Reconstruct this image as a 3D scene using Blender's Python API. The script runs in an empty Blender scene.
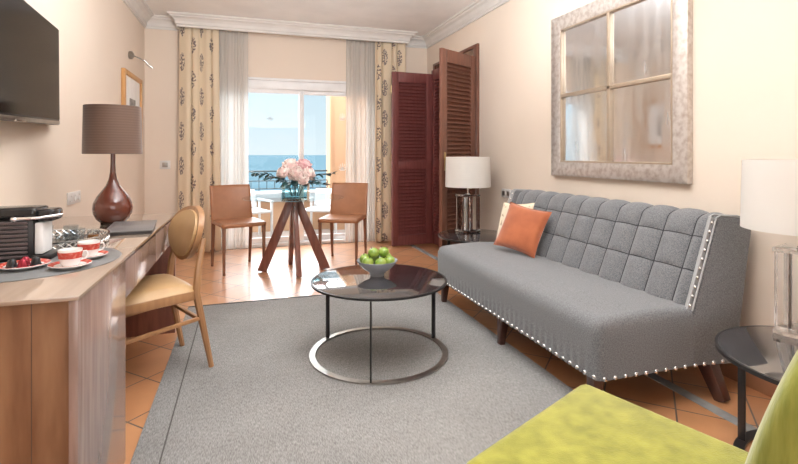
import bpy, bmesh, math, random
from mathutils import Vector, Matrix
random.seed(7)
PI = math.pi
sc = bpy.context.scene
COL = sc.collection

# ------------------------------------------------------------------ camera
H = 1.15
YAW = math.atan(154/480)
cam_d = bpy.data.cameras.new('camera')
cam_d.sensor_width = 36.0
cam_d.lens = 480/798*36
cam_d.shift_y = -77.5/798
cam_d.clip_start = 0.02
cam_d.clip_end = 60000
cam = bpy.data.objects.new('camera', cam_d)
COL.objects.link(cam)
cam.location = (0, 0, H)
cam.rotation_euler = (PI/2, 0, -YAW)
sc.camera = cam

# ------------------------------------------------------------------ world, sun, exposure
sc.view_settings.view_transform = 'Standard'
sc.view_settings.look = 'None'
sc.view_settings.gamma = 1
sc.view_settings.use_curve_mapping = False
sc.view_settings.exposure = 0.12
world = bpy.data.worlds.new('world')
sc.world = world
world.use_nodes = True
wt = world.node_tree
wt.nodes.clear()
w_out = wt.nodes.new('ShaderNodeOutputWorld')
w_bg = wt.nodes.new('ShaderNodeBackground')
w_tc = wt.nodes.new('ShaderNodeTexCoord')
w_sep = wt.nodes.new('ShaderNodeSeparateXYZ')
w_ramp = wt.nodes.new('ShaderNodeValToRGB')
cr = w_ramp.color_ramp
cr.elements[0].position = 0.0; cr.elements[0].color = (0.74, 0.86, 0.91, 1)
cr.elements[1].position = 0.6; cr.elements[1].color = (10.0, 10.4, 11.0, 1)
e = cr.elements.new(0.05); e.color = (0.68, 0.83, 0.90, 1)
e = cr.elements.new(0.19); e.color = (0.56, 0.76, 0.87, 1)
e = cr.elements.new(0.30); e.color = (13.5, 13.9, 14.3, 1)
w_noise = wt.nodes.new('ShaderNodeTexNoise'); w_noise.inputs['Scale'].default_value = 5; w_noise.inputs['Detail'].default_value = 6
w_map = wt.nodes.new('ShaderNodeMapping'); w_map.inputs['Scale'].default_value = (1, 1, 5)
w_cr = wt.nodes.new('ShaderNodeValToRGB')
w_cr.color_ramp.elements[0].position = 0.58; w_cr.color_ramp.elements[0].color = (0, 0, 0, 1)
w_cr.color_ramp.elements[1].position = 0.85; w_cr.color_ramp.elements[1].color = (0.6, 0.6, 0.6, 1)
w_mix = wt.nodes.new('ShaderNodeMix'); w_mix.data_type = 'RGBA'
w_mix.inputs[7].default_value = (0.92, 0.94, 0.95, 1)
L = wt.links.new
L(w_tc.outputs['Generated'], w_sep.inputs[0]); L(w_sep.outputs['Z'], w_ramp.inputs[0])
L(w_tc.outputs['Generated'], w_map.inputs[0]); L(w_map.outputs[0], w_noise.inputs['Vector'])
L(w_noise.outputs['Fac'], w_cr.inputs[0]); L(w_cr.outputs[0], w_mix.inputs[0])
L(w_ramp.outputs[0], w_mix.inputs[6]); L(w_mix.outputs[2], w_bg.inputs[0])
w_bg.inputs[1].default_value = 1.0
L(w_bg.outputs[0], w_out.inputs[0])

sun_d = bpy.data.lights.new('sun', 'SUN'); sun_d.energy = 1.6; sun_d.angle = 0.02; sun_d.color = (1, .94, .84)
sun = bpy.data.objects.new('sun', sun_d); COL.objects.link(sun)
sun.rotation_euler = Vector((0.62, 0.32, -0.80)).to_track_quat('-Z', 'Y').to_euler()

def area(name, loc, direction, sx, sy, power, col):
    d = bpy.data.lights.new(name, 'AREA'); d.shape = 'RECTANGLE'; d.size = sx; d.size_y = sy; d.energy = power; d.color = col
    o = bpy.data.objects.new(name, d); COL.objects.link(o); o.location = loc
    o.rotation_euler = Vector(direction).to_track_quat('-Z', 'Y').to_euler()
    return o
area('overhead_fill_light', (0.64, 2.4, 2.70), (0, 0.0, -1), 2.6, 2.6, 22, (.98, .985, 1))  # added downward fill out of view; no ceiling fixture is modelled
area('upward_fill_light', (0.62, 1.7, 2.20), (0, 0.45, 1), 1.1, 2.6, 118, (.98, .985, 1))  # invented upward fill that brightens the ceiling; the room has no cove
area('rear_fill_light', (0.64, -2.9, 1.5), (0, 1, 0.05), 3.0, 1.8, 46, (.97, .985, 1))  # extra fill behind the camera; the wall there has no window

# ------------------------------------------------------------------ materials
def new_mat(name):
    m = bpy.data.materials.new(name); m.use_nodes = True
    nt = m.node_tree
    b = nt.nodes['Principled BSDF']
    return m, nt, b

def mat(name, col, rough=.5, metal=0, col2=None, scale=20, stretch=(1, 1, 1), bump=0, bscale=None, detail=4, spec=.5, coat=0, sheen=0, lo=.35, hi=.65, ior=1.5, coords='Object'):
    m, nt, b = new_mat(name)
    N = nt.nodes.new; K = nt.links.new
    b.inputs['Base Color'].default_value = (*col, 1)
    b.inputs['Roughness'].default_value = rough
    b.inputs['Metallic'].default_value = metal
    b.inputs['Specular IOR Level'].default_value = spec
    b.inputs['IOR'].default_value = ior
    if coat: b.inputs['Coat Weight'].default_value = coat; b.inputs['Coat Roughness'].default_value = .08
    if sheen: b.inputs['Sheen Weight'].default_value = sheen; b.inputs['Sheen Roughness'].default_value = .5
    tc = N('ShaderNodeTexCoord'); mp = N('ShaderNodeMapping'); mp.inputs['Scale'].default_value = stretch
    K(tc.outputs[coords], mp.inputs[0])
    no = N('ShaderNodeTexNoise'); no.inputs['Scale'].default_value = scale; no.inputs['Detail'].default_value = detail
    K(mp.outputs[0], no.inputs['Vector'])
    if col2 is None: col2 = tuple(c*.93 for c in col)
    r = N('ShaderNodeValToRGB')
    r.color_ramp.elements[0].position = lo; r.color_ramp.elements[0].color = (*col, 1)
    r.color_ramp.elements[1].position = hi; r.color_ramp.elements[1].color = (*col2, 1)
    K(no.outputs['Fac'], r.inputs[0]); K(r.outputs[0], b.inputs['Base Color'])
    if bump:
        n2 = N('ShaderNodeTexNoise'); n2.inputs['Scale'].default_value = bscale or scale; n2.inputs['Detail'].default_value = 3
        K(mp.outputs[0], n2.inputs['Vector'])
        bp = N('ShaderNodeBump'); bp.inputs['Strength'].default_value = bump; bp.inputs['Distance'].default_value = .002
        K(n2.outputs['Fac'], bp.inputs['Height']); K(bp.outputs[0], b.inputs['Normal'])
    return m

def glass(name, tint=(1, 1, 1), refl=1.0, ior=1.5, rough=0.0):
    """thin clear pane: see-through plus fresnel reflection"""
    m, nt, b = new_mat(name)
    nt.nodes.remove(b)
    N = nt.nodes.new; K = nt.links.new
    out = nt.nodes['Material Output']
    tr = N('ShaderNodeBsdfTransparent'); tr.inputs[0].default_value = (*tint, 1)
    gl = N('ShaderNodeBsdfGlossy'); gl.inputs['Roughness'].default_value = rough
    fr = N('ShaderNodeFresnel'); fr.inputs['IOR'].default_value = ior
    mu = N('ShaderNodeMath'); mu.operation = 'MULTIPLY'; mu.inputs[1].default_value = refl
    mx = N('ShaderNodeMixShader')
    ge = N('ShaderNodeNewGeometry'); sb = N('ShaderNodeMath'); sb.operation = 'SUBTRACT'; sb.inputs[0].default_value = 1; K(ge.outputs['Backfacing'], sb.inputs[1])
    m2 = N('ShaderNodeMath'); m2.operation = 'MULTIPLY'; K(mu.outputs[0], m2.inputs[0]); K(sb.outputs[0], m2.inputs[1])
    K(fr.outputs[0], mu.inputs[0]); K(m2.outputs[0], mx.inputs[0]); K(tr.outputs[0], mx.inputs[1]); K(gl.outputs[0], mx.inputs[2]); K(mx.outputs[0], out.inputs[0])
    return m

def cloth(name, col, transp=0.0, transl=.4, col2=None, scale=60):
    m, nt, b = new_mat(name)
    N = nt.nodes.new; K = nt.links.new
    out = nt.nodes['Material Output']
    b.inputs['Base Color'].default_value = (*col, 1); b.inputs['Roughness'].default_value = .9; b.inputs['Specular IOR Level'].default_value = .1
    tl = N('ShaderNodeBsdfTranslucent'); tl.inputs[0].default_value = (*col, 1)
    m1 = N('ShaderNodeMixShader'); m1.inputs[0].default_value = transl
    K(b.outputs[0], m1.inputs[1]); K(tl.outputs[0], m1.inputs[2])
    last = m1
    if transp:
        t = N('ShaderNodeBsdfTransparent')
        m2 = N('ShaderNodeMixShader')
        tc = N('ShaderNodeTexCoord'); mp = N('ShaderNodeMapping'); mp.inputs['Scale'].default_value = (1, 1, .02)
        no = N('ShaderNodeTexNoise'); no.inputs['Scale'].default_value = 60
        mr = N('ShaderNodeMapRange'); mr.inputs[3].default_value = transp-.12; mr.inputs[4].default_value = transp+.12
        K(tc.outputs['Object'], mp.inputs[0]); K(mp.outputs[0], no.inputs['Vector']); K(no.outputs['Fac'], mr.inputs[0]); K(mr.outputs[0], m2.inputs[0])
        K(m1.outputs[0], m2.inputs[1]); K(t.outputs[0], m2.inputs[2]); last = m2
    K(last.outputs[0], out.inputs[0])
    return m

M = {}
M['wall'] = mat('plaster_wall', (.80, .69, .585), .85, col2=(.775, .665, .56), scale=1.2, bump=.1, bscale=220, spec=.2)
M['ceiling'] = mat('ceiling_paint', (.88, .87, .85), .9, scale=3, spec=.1)
M['plaster'] = mat('white_moulding', (.74, .72, .69), .7, scale=5, spec=.2)
M['resin'] = mat('white_resin', (.48, .48, .47), .5, scale=8)
M['white'] = mat('white_lacquer', (.86, .86, .86), .35, scale=8)
M['plastic'] = mat('white_plastic', (.72, .70, .68), .4, scale=8)
M['wood_l'] = mat('pale_oak', (.30, .16, .085), .5, col2=(.19, .09, .045), scale=3.2, stretch=(5, 5, .7), detail=6, spec=.2)
M['wood_top'] = mat('glossy_beige_top', (.38, .29, .225), .035, col2=(.34, .255, .195), scale=4, stretch=(6, .5, 6), spec=.8, coat=.8)
M['wood_side'] = mat('veneer_side', (.33, .235, .205), .2, col2=(.25, .17, .145), scale=6, stretch=(6, 6, .5), detail=6, spec=.6, coat=.4)
M['wood_gap'] = mat('shadow_gap_wood', (.10, .06, .04), .6, scale=8)
M['wood_chair'] = mat('honey_beech', (.42, .22, .10), .35, col2=(.36, .18, .08), scale=8, stretch=(5, 5, .6), spec=.5, coat=.2)
M['wood_pad'] = mat('tan_leather', (.55, .35, .17), .42, col2=(.50, .31, .15), scale=10, bump=.15, bscale=180)
M['leather'] = mat('brown_leather', (.42, .185, .088), .38, col2=(.36, .155, .075), scale=9, bump=.12, bscale=200)
M['leather_leg'] = mat('brown_leather_leg', (.22, .095, .05), .42, scale=9)
M['walnut'] = mat('red_walnut', (.20, .068, .042), .35, col2=(.14, .045, .03), scale=6, stretch=(6, 6, .8), coat=.25)
M['shutter'] = mat('mahogany', (.21, .064, .058), .4, col2=(.16, .045, .042), scale=6, stretch=(8, 8, .8), coat=.2)
M['shutter_b'] = mat('brown_mahogany', (.19, .075, .046), .42, col2=(.135, .052, .033), scale=6, stretch=(8, 8, .8), coat=.15)
M['darkwood'] = mat('espresso_leg', (.085, .03, .02), .3, col2=(.055, .02, .014), scale=8, coat=.3)
M['black'] = mat('black_metal', (.018, .017, .018), .35, scale=10)
M['blackgloss'] = mat('black_gloss', (.012, .012, .013), .12, scale=10)
M['chrome'] = mat('chrome', (.75, .75, .74), .18, metal=1, scale=10)
M['steel'] = mat('brushed_steel', (.42, .40, .37), .32, metal=1, col2=(.36, .34, .31), scale=40)
M['brass'] = mat('aged_brass', (.55, .42, .22), .3, metal=1, scale=10)
M['sofa'] = mat('grey_tweed', (.225, .229, .238), .92, col2=(.118, .121, .128), scale=200, stretch=(1, 1, 1), bump=.12, bscale=300, spec=.15, sheen=.25)
M['seam'] = mat('grey_seam', (.06, .06, .065), .9, scale=60, spec=.1)
M['nail'] = mat('nickel_nail', (.72, .71, .70), .22, metal=1, scale=10)
M['green'] = mat('lime_chenille', (.35, .33, .04), .85, col2=(.20, .20, .014), scale=20, bump=.5, bscale=260, detail=10, spec=.15, sheen=.5, lo=.3, hi=.7)
M['green_back'] = mat('lime_corduroy', (.30, .31, .055), .85, col2=(.19, .21, .025), scale=60, stretch=(1, 1, .12), bump=.6, bscale=120, detail=5, spec=.15, sheen=.6)
M['orange'] = mat('burnt_orange_velvet', (.43, .115, .035), .75, col2=(.33, .08, .022), scale=9, bump=.4, bscale=200, sheen=.6)
M['shade_w'] = cloth('white_linen_shade', (.86, .83, .79), 0, .35)
M['crystal'] = None
M['bowl'] = mat('grey_glazed_bowl', (.28, .29, .31), .25, col2=(.24, .25, .27), scale=14)
M['apple'] = mat('green_apple', (.13, .26, .025), .3, col2=(.33, .40, .07), scale=14, coat=.3)
M['stem'] = mat('apple_stem', (.10, .05, .02), .7, scale=20)
M['peony'] = mat('blush_petal', (.90, .66, .62), .8, col2=(.93, .84, .78), scale=22, lo=.4, hi=.6, sheen=.2)
M['petal_dark'] = mat('rose_petal', (.80, .42, .44), .8, col2=(.90, .66, .64), scale=22)
M['leaf'] = mat('blue_green_leaf', (.020, .060, .070), .5, col2=(.03, .09, .08), scale=18)
M['paper'] = mat('white_mat_board', (.90, .89, .87), .8, scale=8)
M['print'] = mat('grey_print', (.42, .40, .38), .7, col2=(.22, .21, .20), scale=18)
M['frame_o'] = mat('honey_frame', (.62, .33, .12), .4, col2=(.52, .27, .1), scale=10, stretch=(4, 4, .6))
M['cup'] = mat('white_porcelain', (.86, .85, .83), .15, scale=8, coat=.3)
M['cupred'] = mat('red_transfer', (.50, .07, .05), .25, col2=(.62, .2, .15), scale=90, lo=.5, hi=.62)
M['capsule_r'] = mat('red_foil', (.25, .015, .03), .25, metal=.6, scale=20)
M['capsule_b'] = mat('black_foil', (.02, .02, .022), .25, metal=.5, scale=20)
M['folder'] = mat('dark_leatherette', (.045, .04, .04), .5, scale=20)
M['foldertop'] = mat('grey_leatherette', (.16, .15, .15), .35, scale=20)
M['ceramic'] = mat('oxblood_ceramic', (.13, .032, .018), .14, col2=(.10, .024, .014), scale=4, coat=.6)
M['skirting'] = mat('terracotta_skirting', (.36, .17, .09), .4, scale=9)
M['marble'] = mat('grey_marble', (.36, .36, .35), .25, col2=(.28, .28, .28), scale=12)
M['peach'] = mat('peach_render', (.42, .265, .165), .9, scale=4, spec=.1)
M['coping'] = mat('white_coping', (.40, .40, .40), .8, scale=4)
M['outfloor'] = mat('balcony_tile', (.26, .22, .19), .6, scale=6)
M['rail'] = mat('dark_green_iron', (.03, .045, .05), .5, scale=10)
M['glass'] = glass('window_glass', refl=.35)
M['tumbler'] = glass('tumbler_glass', (.90, .92, .93), refl=1.2)
M['tabletop_glass'] = glass('table_glass', (.93, .97, .97), refl=1.0, ior=1.5)
M['tea'] = mat('amber_liquid', (.35, .13, .03), .2, scale=10)

m, nt, b = new_mat('clear_crystal'); b.inputs['Base Color'].default_value = (.95, .97, 1, 1); b.inputs['Roughness'].default_value = .02
b.inputs['Transmission Weight'].default_value = 1; b.inputs['IOR'].default_value = 1.15; M['crystal'] = m
m, nt, b = new_mat('teal_glass'); b.inputs['Base Color'].default_value = (.35, .62, .66, 1); b.inputs['Roughness'].default_value = .03
b.inputs['Transmission Weight'].default_value = .9; b.inputs['IOR'].default_value = 1.3; M['teal'] = m
M['smoke'] = mat('smoked_glass_top', (.03, .028, .031), .04, scale=3, spec=1.0, ior=2.1, coat=.6)
M['screen'] = mat('tv_screen', (.006, .006, .007), .16, scale=3, spec=.08)
M['water'] = mat('sea_water', (.030, .053, .064), .9, col2=(.036, .060, .072), scale=.002, stretch=(1, 6, 1), spec=0)

# floor tiles: 30 cm terracotta laid diagonally
m, nt, b = new_mat('terracotta_tiles'); M['tiles'] = m
N = nt.nodes.new; K = nt.links.new
tc = N('ShaderNodeTexCoord'); mp = N('ShaderNodeMapping'); mp.vector_type = 'POINT'
mp.inputs['Rotation'].default_value = (0, 0, -PI/4); mp.inputs['Location'].default_value = (-.10+3, -.18+3, 0)
K(tc.outputs['Object'], mp.inputs[0])
br = N('ShaderNodeTexBrick'); br.offset = 0; br.squash = 1
br.inputs['Scale'].default_value = 1; br.inputs['Brick Width'].default_value = .30; br.inputs['Row Height'].default_value = .30
br.inputs['Mortar Size'].default_value = .004; br.inputs['Mortar Smooth'].default_value = .1; br.inputs['Bias'].default_value = 0
br.inputs['Color1'].default_value = (.58, .25, .105, 1); br.inputs['Color2'].default_value = (.70, .345, .16, 1); br.inputs['Mortar'].default_value = (.16, .12, .10, 1)
K(mp.outputs[0], br.inputs['Vector'])
no = N('ShaderNodeTexNoise'); no.inputs['Scale'].default_value = 5; no.inputs['Detail'].default_value = 5
K(tc.outputs['Object'], no.inputs['Vector'])
mx = N('ShaderNodeMix'); mx.data_type = 'RGBA'; mx.blend_type = 'MULTIPLY'; mx.inputs[0].default_value = .5
rr = N('ShaderNodeValToRGB'); rr.color_ramp.elements[0].position = .3; rr.color_ramp.elements[0].color = (.7, .68, .66, 1); rr.color_ramp.elements[1].position = .7; rr.color_ramp.elements[1].color = (1.0, 1.0, 1.0, 1)
K(no.outputs['Fac'], rr.inputs[0]); K(br.outputs['Color'], mx.inputs[6]); K(rr.outputs[0], mx.inputs[7]); K(mx.outputs[2], b.inputs['Base Color'])
b.inputs['Roughness'].default_value = .34; b.inputs['Specular IOR Level'].default_value = .7
b.inputs['Coat Weight'].default_value = 1; b.inputs['Coat Roughness'].default_value = .24; b.inputs['Coat IOR'].default_value = 1.75
bp = N('ShaderNodeBump'); bp.inputs['Strength'].default_value = .4; bp.inputs['Distance'].default_value = .003; bp.invert = True
K(br.outputs['Fac'], bp.inputs['Height']); K(bp.outputs[0], b.inputs['Normal'])

# woven rug
m, nt, b = new_mat('grey_woven_rug'); M['rug'] = m
N = nt.nodes.new; K = nt.links.new
tc = N('ShaderNodeTexCoord')
n1 = N('ShaderNodeTexNoise'); n1.inputs['Scale'].default_value = 110; n1.inputs['Detail'].default_value = 4
m1 = N('ShaderNodeMapping'); m1.inputs['Scale'].default_value = (3, .5, 1); K(tc.outputs['Object'], m1.inputs[0]); K(m1.outputs[0], n1.inputs['Vector'])
n2 = N('ShaderNodeTexNoise'); n2.inputs['Scale'].default_value = 2.2; n2.inputs['Detail'].default_value = 5; K(tc.outputs['Object'], n2.inputs['Vector'])
r1 = N('ShaderNodeValToRGB'); r1.color_ramp.elements[0].position = .3; r1.color_ramp.elements[0].color = (.19, .183, .177, 1); r1.color_ramp.elements[1].position = .7; r1.color_ramp.elements[1].color = (.385, .373, .36, 1)
r2 = N('ShaderNodeValToRGB'); r2.color_ramp.elements[0].position = .3; r2.color_ramp.elements[0].color = (.85, .85, .85, 1); r2.color_ramp.elements[1].position = .7; r2.color_ramp.elements[1].color = (1.05, 1.05, 1.05, 1)
mx = N('ShaderNodeMix'); mx.data_type = 'RGBA'; mx.blend_type = 'MULTIPLY'; mx.inputs[0].default_value = 1
K(n1.outputs['Fac'], r1.inputs[0]); K(n2.outputs['Fac'], r2.inputs[0]); K(r1.outputs[0], mx.inputs[6]); K(r2.outputs[0], mx.inputs[7]); K(mx.outputs[2], b.inputs['Base Color'])
b.inputs['Roughness'].default_value = .95; b.inputs['Specular IOR Level'].default_value = .1
bp = N('ShaderNodeBump'); bp.inputs['Strength'].default_value = .35; bp.inputs['Distance'].default_value = .002
K(n1.outputs['Fac'], bp.inputs['Height']); K(bp.outputs[0], b.inputs['Normal'])
M['rugseam'] = mat('rug_seam', (.12, .11, .105), .95, scale=60, spec=.1)

# antique mirror + distressed silver frame
m, nt, b = new_mat('antique_mirror'); M['mirror'] = m
N = nt.nodes.new; K = nt.links.new
tc = N('ShaderNodeTexCoord'); mp = N('ShaderNodeMapping'); mp.inputs['Scale'].default_value = (1, 2.5, .5)
no = N('ShaderNodeTexNoise'); no.inputs['Scale'].default_value = 4; no.inputs['Detail'].default_value = 6
K(tc.outputs['Object'], mp.inputs[0]); K(mp.outputs[0], no.inputs['Vector'])
r1 = N('ShaderNodeMapRange'); r1.inputs[1].default_value = .4; r1.inputs[2].default_value = .75; r1.inputs[3].default_value = .06; r1.inputs[4].default_value = .30
K(no.outputs['Fac'], r1.inputs[0]); K(r1.outputs[0], b.inputs['Roughness'])
b.inputs['Metallic'].default_value = 1; b.inputs['Base Color'].default_value = (.90, .93, .96, 1)
M['silverleaf'] = mat('distressed_silver_leaf', (.64, .59, .55), .38, metal=.5, col2=(.42, .34, .29), scale=30, detail=9, bump=.3, bscale=60, lo=.42, hi=.75)
M['giltbead'] = mat('worn_gilt_bead', (.50, .40, .30), .4, metal=.5, scale=20)

# lamp shade: ribbed brown silk
m, nt, b = new_mat('ribbed_brown_silk'); M['shade_b'] = m
N = nt.nodes.new; K = nt.links.new
tc = N('ShaderNodeTexCoord'); wv = N('ShaderNodeTexWave'); wv.bands_direction = 'Z'; wv.inputs['Scale'].default_value = 22; wv.inputs['Distortion'].default_value = .6
K(tc.outputs['Object'], wv.inputs['Vector'])
r1 = N('ShaderNodeValToRGB'); r1.color_ramp.elements[0].color = (.115, .062, .040, 1); r1.color_ramp.elements[1].color = (.15, .085, .058, 1)
K(wv.outputs['Fac'], r1.inputs[0]); K(r1.outputs[0], b.inputs['Base Color']); b.inputs['Roughness'].default_value = .6; b.inputs['Sheen Weight'].default_value = .3

# printed drape: cream cloth with dark plant prints in staggered rows
m, nt, b = new_mat('printed_drape'); M['drape'] = m
N = nt.nodes.new; K = nt.links.new
def mth(op, a, b_=None, v=None):
    n = N('ShaderNodeMath'); n.operation = op
    if hasattr(a, 'links'): K(a, n.inputs[0])
    else: n.inputs[0].default_value = a
    if b_ is not None:
        if hasattr(b_, 'links'): K(b_, n.inputs[1])
        else: n.inputs[1].default_value = b_
    return n.outputs[0]
uv = N('ShaderNodeTexCoord'); sp = N('ShaderNodeSeparateXYZ'); K(uv.outputs['UV'], sp.inputs[0])
U, V = sp.outputs[0], sp.outputs[1]
colI = mth('FLOOR', mth('DIVIDE', U, .20))
Vs = mth('ADD', V, mth('MULTIPLY', mth('MODULO', colI, 2.0), .20))
fu = mth('SUBTRACT', mth('FRACT', mth('DIVIDE', U, .20)), .5)
fv = mth('SUBTRACT', mth('FRACT', mth('DIVIDE', Vs, .40)), .5)
ex = mth('DIVIDE', fu, .30); ey = mth('DIVIDE', fv, .27)
el = mth('LESS_THAN', mth('ADD', mth('MULTIPLY', ex, ex), mth('MULTIPLY', ey, ey)), 1)
no = N('ShaderNodeTexNoise'); no.inputs['Scale'].default_value = 42; no.inputs['Detail'].default_value = 2
mp = N('ShaderNodeMapping'); mp.inputs['Scale'].default_value = (1.0, 1.0, 1); K(uv.outputs['UV'], mp.inputs[0]); K(mp.outputs[0], no.inputs['Vector'])
th = mth('GREATER_THAN', no.outputs['Fac'], .50)
stem_ = mth('LESS_THAN', mth('ABSOLUTE', fu), .03)
msk = mth('MULTIPLY', el, mth('MAXIMUM', th, stem_))
mx = N('ShaderNodeMix'); mx.data_type = 'RGBA'; K(msk, mx.inputs[0])
mx.inputs[6].default_value = (.86, .73, .55, 1); mx.inputs[7].default_value = (.25, .20, .19, 1)
K(mx.outputs[2], b.inputs['Base Color']); b.inputs['Roughness'].default_value = .8; b.inputs['Specular IOR Level'].default_value = .15
tl = N('ShaderNodeBsdfTranslucent'); K(mx.outputs[2], tl.inputs[0])
ms = N('ShaderNodeMixShader'); ms.inputs[0].default_value = .22
K(b.outputs[0], ms.inputs[1]); K(tl.outputs[0], ms.inputs[2]); K(ms.outputs[0], nt.nodes['Material Output'].inputs[0])
M['sheer'] = cloth('sheer_voile', (.80, .76, .71), .48, .30)
# cream cushion with woven stripe
M['cream'] = mat('cream_print', (.78, .68, .52), .85, col2=(.45, .32, .22), scale=30, lo=.55, hi=.62, bump=.2, bscale=150)
M['sticker'] = mat('frosted_sticker', (.55, .62, .66), .8, scale=10)

# ------------------------------------------------------------------ mesh helpers
def merge(bm, tb):
    me = bpy.data.meshes.new('tmp'); tb.to_mesh(me); tb.free(); bm.from_mesh(me); bpy.data.meshes.remove(me)

def box(bm, c, s, rot=None, bev=0, seg=2):
    t = bmesh.new()
    bmesh.ops.create_cube(t, size=1)
    bmesh.ops.scale(t, vec=s, verts=t.verts)
    if bev: bmesh.ops.bevel(t, geom=t.edges[:], offset=bev, segments=seg, affect='EDGES', profile=.5)
    if rot is not None: bmesh.ops.transform(t, matrix=rot.to_4x4(), verts=t.verts)
    bmesh.ops.translate(t, vec=c, verts=t.verts)
    merge(bm, t)

def box2(bm, a, b_, bev=0, seg=2):
    c = [(a[i]+b_[i])/2 for i in range(3)]; s = [abs(b_[i]-a[i]) for i in range(3)]
    box(bm, c, s, None, bev, seg)

def beam(bm, p, q, w, d, w2=None, d2=None, up=(0, 0, 1), bev=0):
    """tapering rectangular bar from p to q"""
    p, q = Vector(p), Vector(q); z = (q-p).normalized()
    u = Vector(up)
    if abs(z.dot(u)) > .98: u = Vector((0, 1, 0))
    x = u.cross(z).normalized(); y = z.cross(x)
    w2 = w if w2 is None else w2; d2 = d if d2 is None else d2
    t = bmesh.new(); vs = []
    for P, W, D in ((p, w, d), (q, w2, d2)):
        for sx, sy in ((-1, -1), (1, -1), (1, 1), (-1, 1)):
            vs.append(t.verts.new(P+x*sx*W/2+y*sy*D/2))
    t.faces.new(vs[0:4][::-1]); t.faces.new(vs[4:8])
    for i in range(4): t.faces.new((vs[i], vs[(i+1) % 4], vs[4+(i+1) % 4], vs[4+i]))
    if bev: bmesh.ops.bevel(t, geom=t.edges[:], offset=bev, segments=2, affect='EDGES', profile=.5)
    merge(bm, t)

def tube(bm, pts, r, n=10, closed=False, caps=True):
    pts = [Vector(p) for p in pts]; rs = r if isinstance(r, (list, tuple)) else [r]*len(pts)
    rings = []; up = Vector((0, 0, 1)); prev = None
    for i, p in enumerate(pts):
        a = pts[i-1] if (i > 0 or closed) else p
        c = pts[(i+1) % len(pts)] if (i < len(pts)-1 or closed) else p
        t = (c-a).normalized()
        if prev is None:
            ref = up if abs(t.dot(up)) < .95 else Vector((1, 0, 0))
            x = ref.cross(t).normalized()
        else:
            x = (prev-t*prev.dot(t)).normalized()
        prev = x; y = t.cross(x)
        rings.append([bm.verts.new(p+(x*math.cos(2*PI*k/n)+y*math.sin(2*PI*k/n))*rs[i]) for k in range(n)])
    m_ = len(rings)
    for i in range(m_ if closed else m_-1):
        A, B = rings[i], rings[(i+1) % m_]
        for k in range(n): bm.faces.new((A[k], A[(k+1) % n], B[(k+1) % n], B[k]))
    if not closed and caps:
        bm.faces.new(rings[0][::-1]); bm.faces.new(rings[-1])

def lathe(bm, prof, c=(0, 0, 0), n=40, sx=1, sy=1):
    c = Vector(c); rings = []
    for r, z in prof:
        if r < 1e-5: rings.append([bm.verts.new(c+Vector((0, 0, z)))])
        else: rings.append([bm.verts.new(c+Vector((r*sx*math.cos(2*PI*k/n), r*sy*math.sin(2*PI*k/n), z))) for k in range(n)])
    for A, B in zip(rings, rings[1:]):
        for k in range(n):
            k2 = (k+1) % n
            if len(A) == 1 and len(B) == 1: continue
            if len(A) == 1: bm.faces.new((A[0], B[k2], B[k]))
            elif len(B) == 1: bm.faces.new((A[k], A[k2], B[0]))
            else: bm.faces.new((A[k], A[k2], B[k2], B[k]))

def prism(bm, poly, axis, a, b_, bev=0, seg=2):
    """polygon in the two axes other than `axis`, extruded from a to b"""
    t = bmesh.new()
    def P(u, v, w):
        return {'x': (w, u, v), 'y': (u, w, v), 'z': (u, v, w)}[axis]
    A = [t.verts.new(P(u, v, a)) for u, v in poly]; B = [t.verts.new(P(u, v, b_)) for u, v in poly]
    t.faces.new(A); t.faces.new(B[::-1])
    n = len(poly)
    for i in range(n): t.faces.new((A[i], B[i], B[(i+1) % n], A[(i+1) % n]))
    bmesh.ops.recalc_face_normals(t, faces=t.faces[:])
    if bev: bmesh.ops.bevel(t, geom=t.edges[:], offset=bev, segments=seg, affect='EDGES', profile=.5)
    merge(bm, t)

def grid(bm, nu, nv, f, closed_u=False, uvf=None):
    V = [[bm.verts.new(f(i/nu, j/nv)) for j in range(nv+1)] for i in range(nu if closed_u else nu+1)]
    uvl = bm.loops.layers.uv.verify() if uvf else None
    for i in range(nu):
        for j in range(nv):
            i2 = (i+1) % len(V)
            fc = bm.faces.new((V[i][j], V[i2][j], V[i2][j+1], V[i][j+1]))
            if uvf:
                for lp, (a, c) in zip(fc.loops, ((i, j), (i+1, j), (i+1, j+1), (i, j+1))): lp[uvl].uv = uvf(a/nu, c/nv)
    return V

def link(name, bm, m_, parent=None, smooth=True, solid=0, sub=0):
    bmesh.ops.recalc_face_normals(bm, faces=bm.faces[:]) if not solid else None
    me = bpy.data.meshes.new(name); bm.to_mesh(me); bm.free()
    me.materials.append(m_ if not isinstance(m_, str) else M[m_])
    if smooth:
        me.polygons.foreach_set('use_smooth', [True]*len(me.polygons))
        me.set_sharp_from_angle(angle=math.radians(38))
    o = bpy.data.objects.new(name, me); COL.objects.link(o)
    if parent is not None: o.parent = parent
    if solid:
        md = o.modifiers.new('solid', 'SOLIDIFY'); md.thickness = solid; md.offset = 0
    if sub:
        md = o.modifiers.new('sub', 'SUBSURF'); md.levels = sub; md.render_levels = sub
    return o

def tag(o, label, cat, group=None):
    o['label'] = label; o['category'] = cat
    if group: o['group'] = group
    return o

def thing(name, label, cat, loc=(0, 0, 0), rz=0, group=None):
    o = bpy.data.objects.new(name, None); COL.objects.link(o); o.empty_display_size = .1
    o.location = loc; o.rotation_euler = (0, 0, rz)
    return tag(o, label, cat, group)

def st(o):
    o['kind'] = 'structure'; return o

def dup(root, loc=None, rz=None, label=None):
    def cp(o, par):
        c = o.copy(); COL.objects.link(c)
        if par is not None: c.parent = par
        for ch in list(o.children): cp(ch, c)
        return c
    kids = list(root.children)
    r = root.copy(); COL.objects.link(r)
    for k in kids: cp(k, r)
    if loc is not None: r.location = loc
    if rz is not None: r.rotation_euler = (0, 0, rz)
    if label: r['label'] = label
    return r

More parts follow.
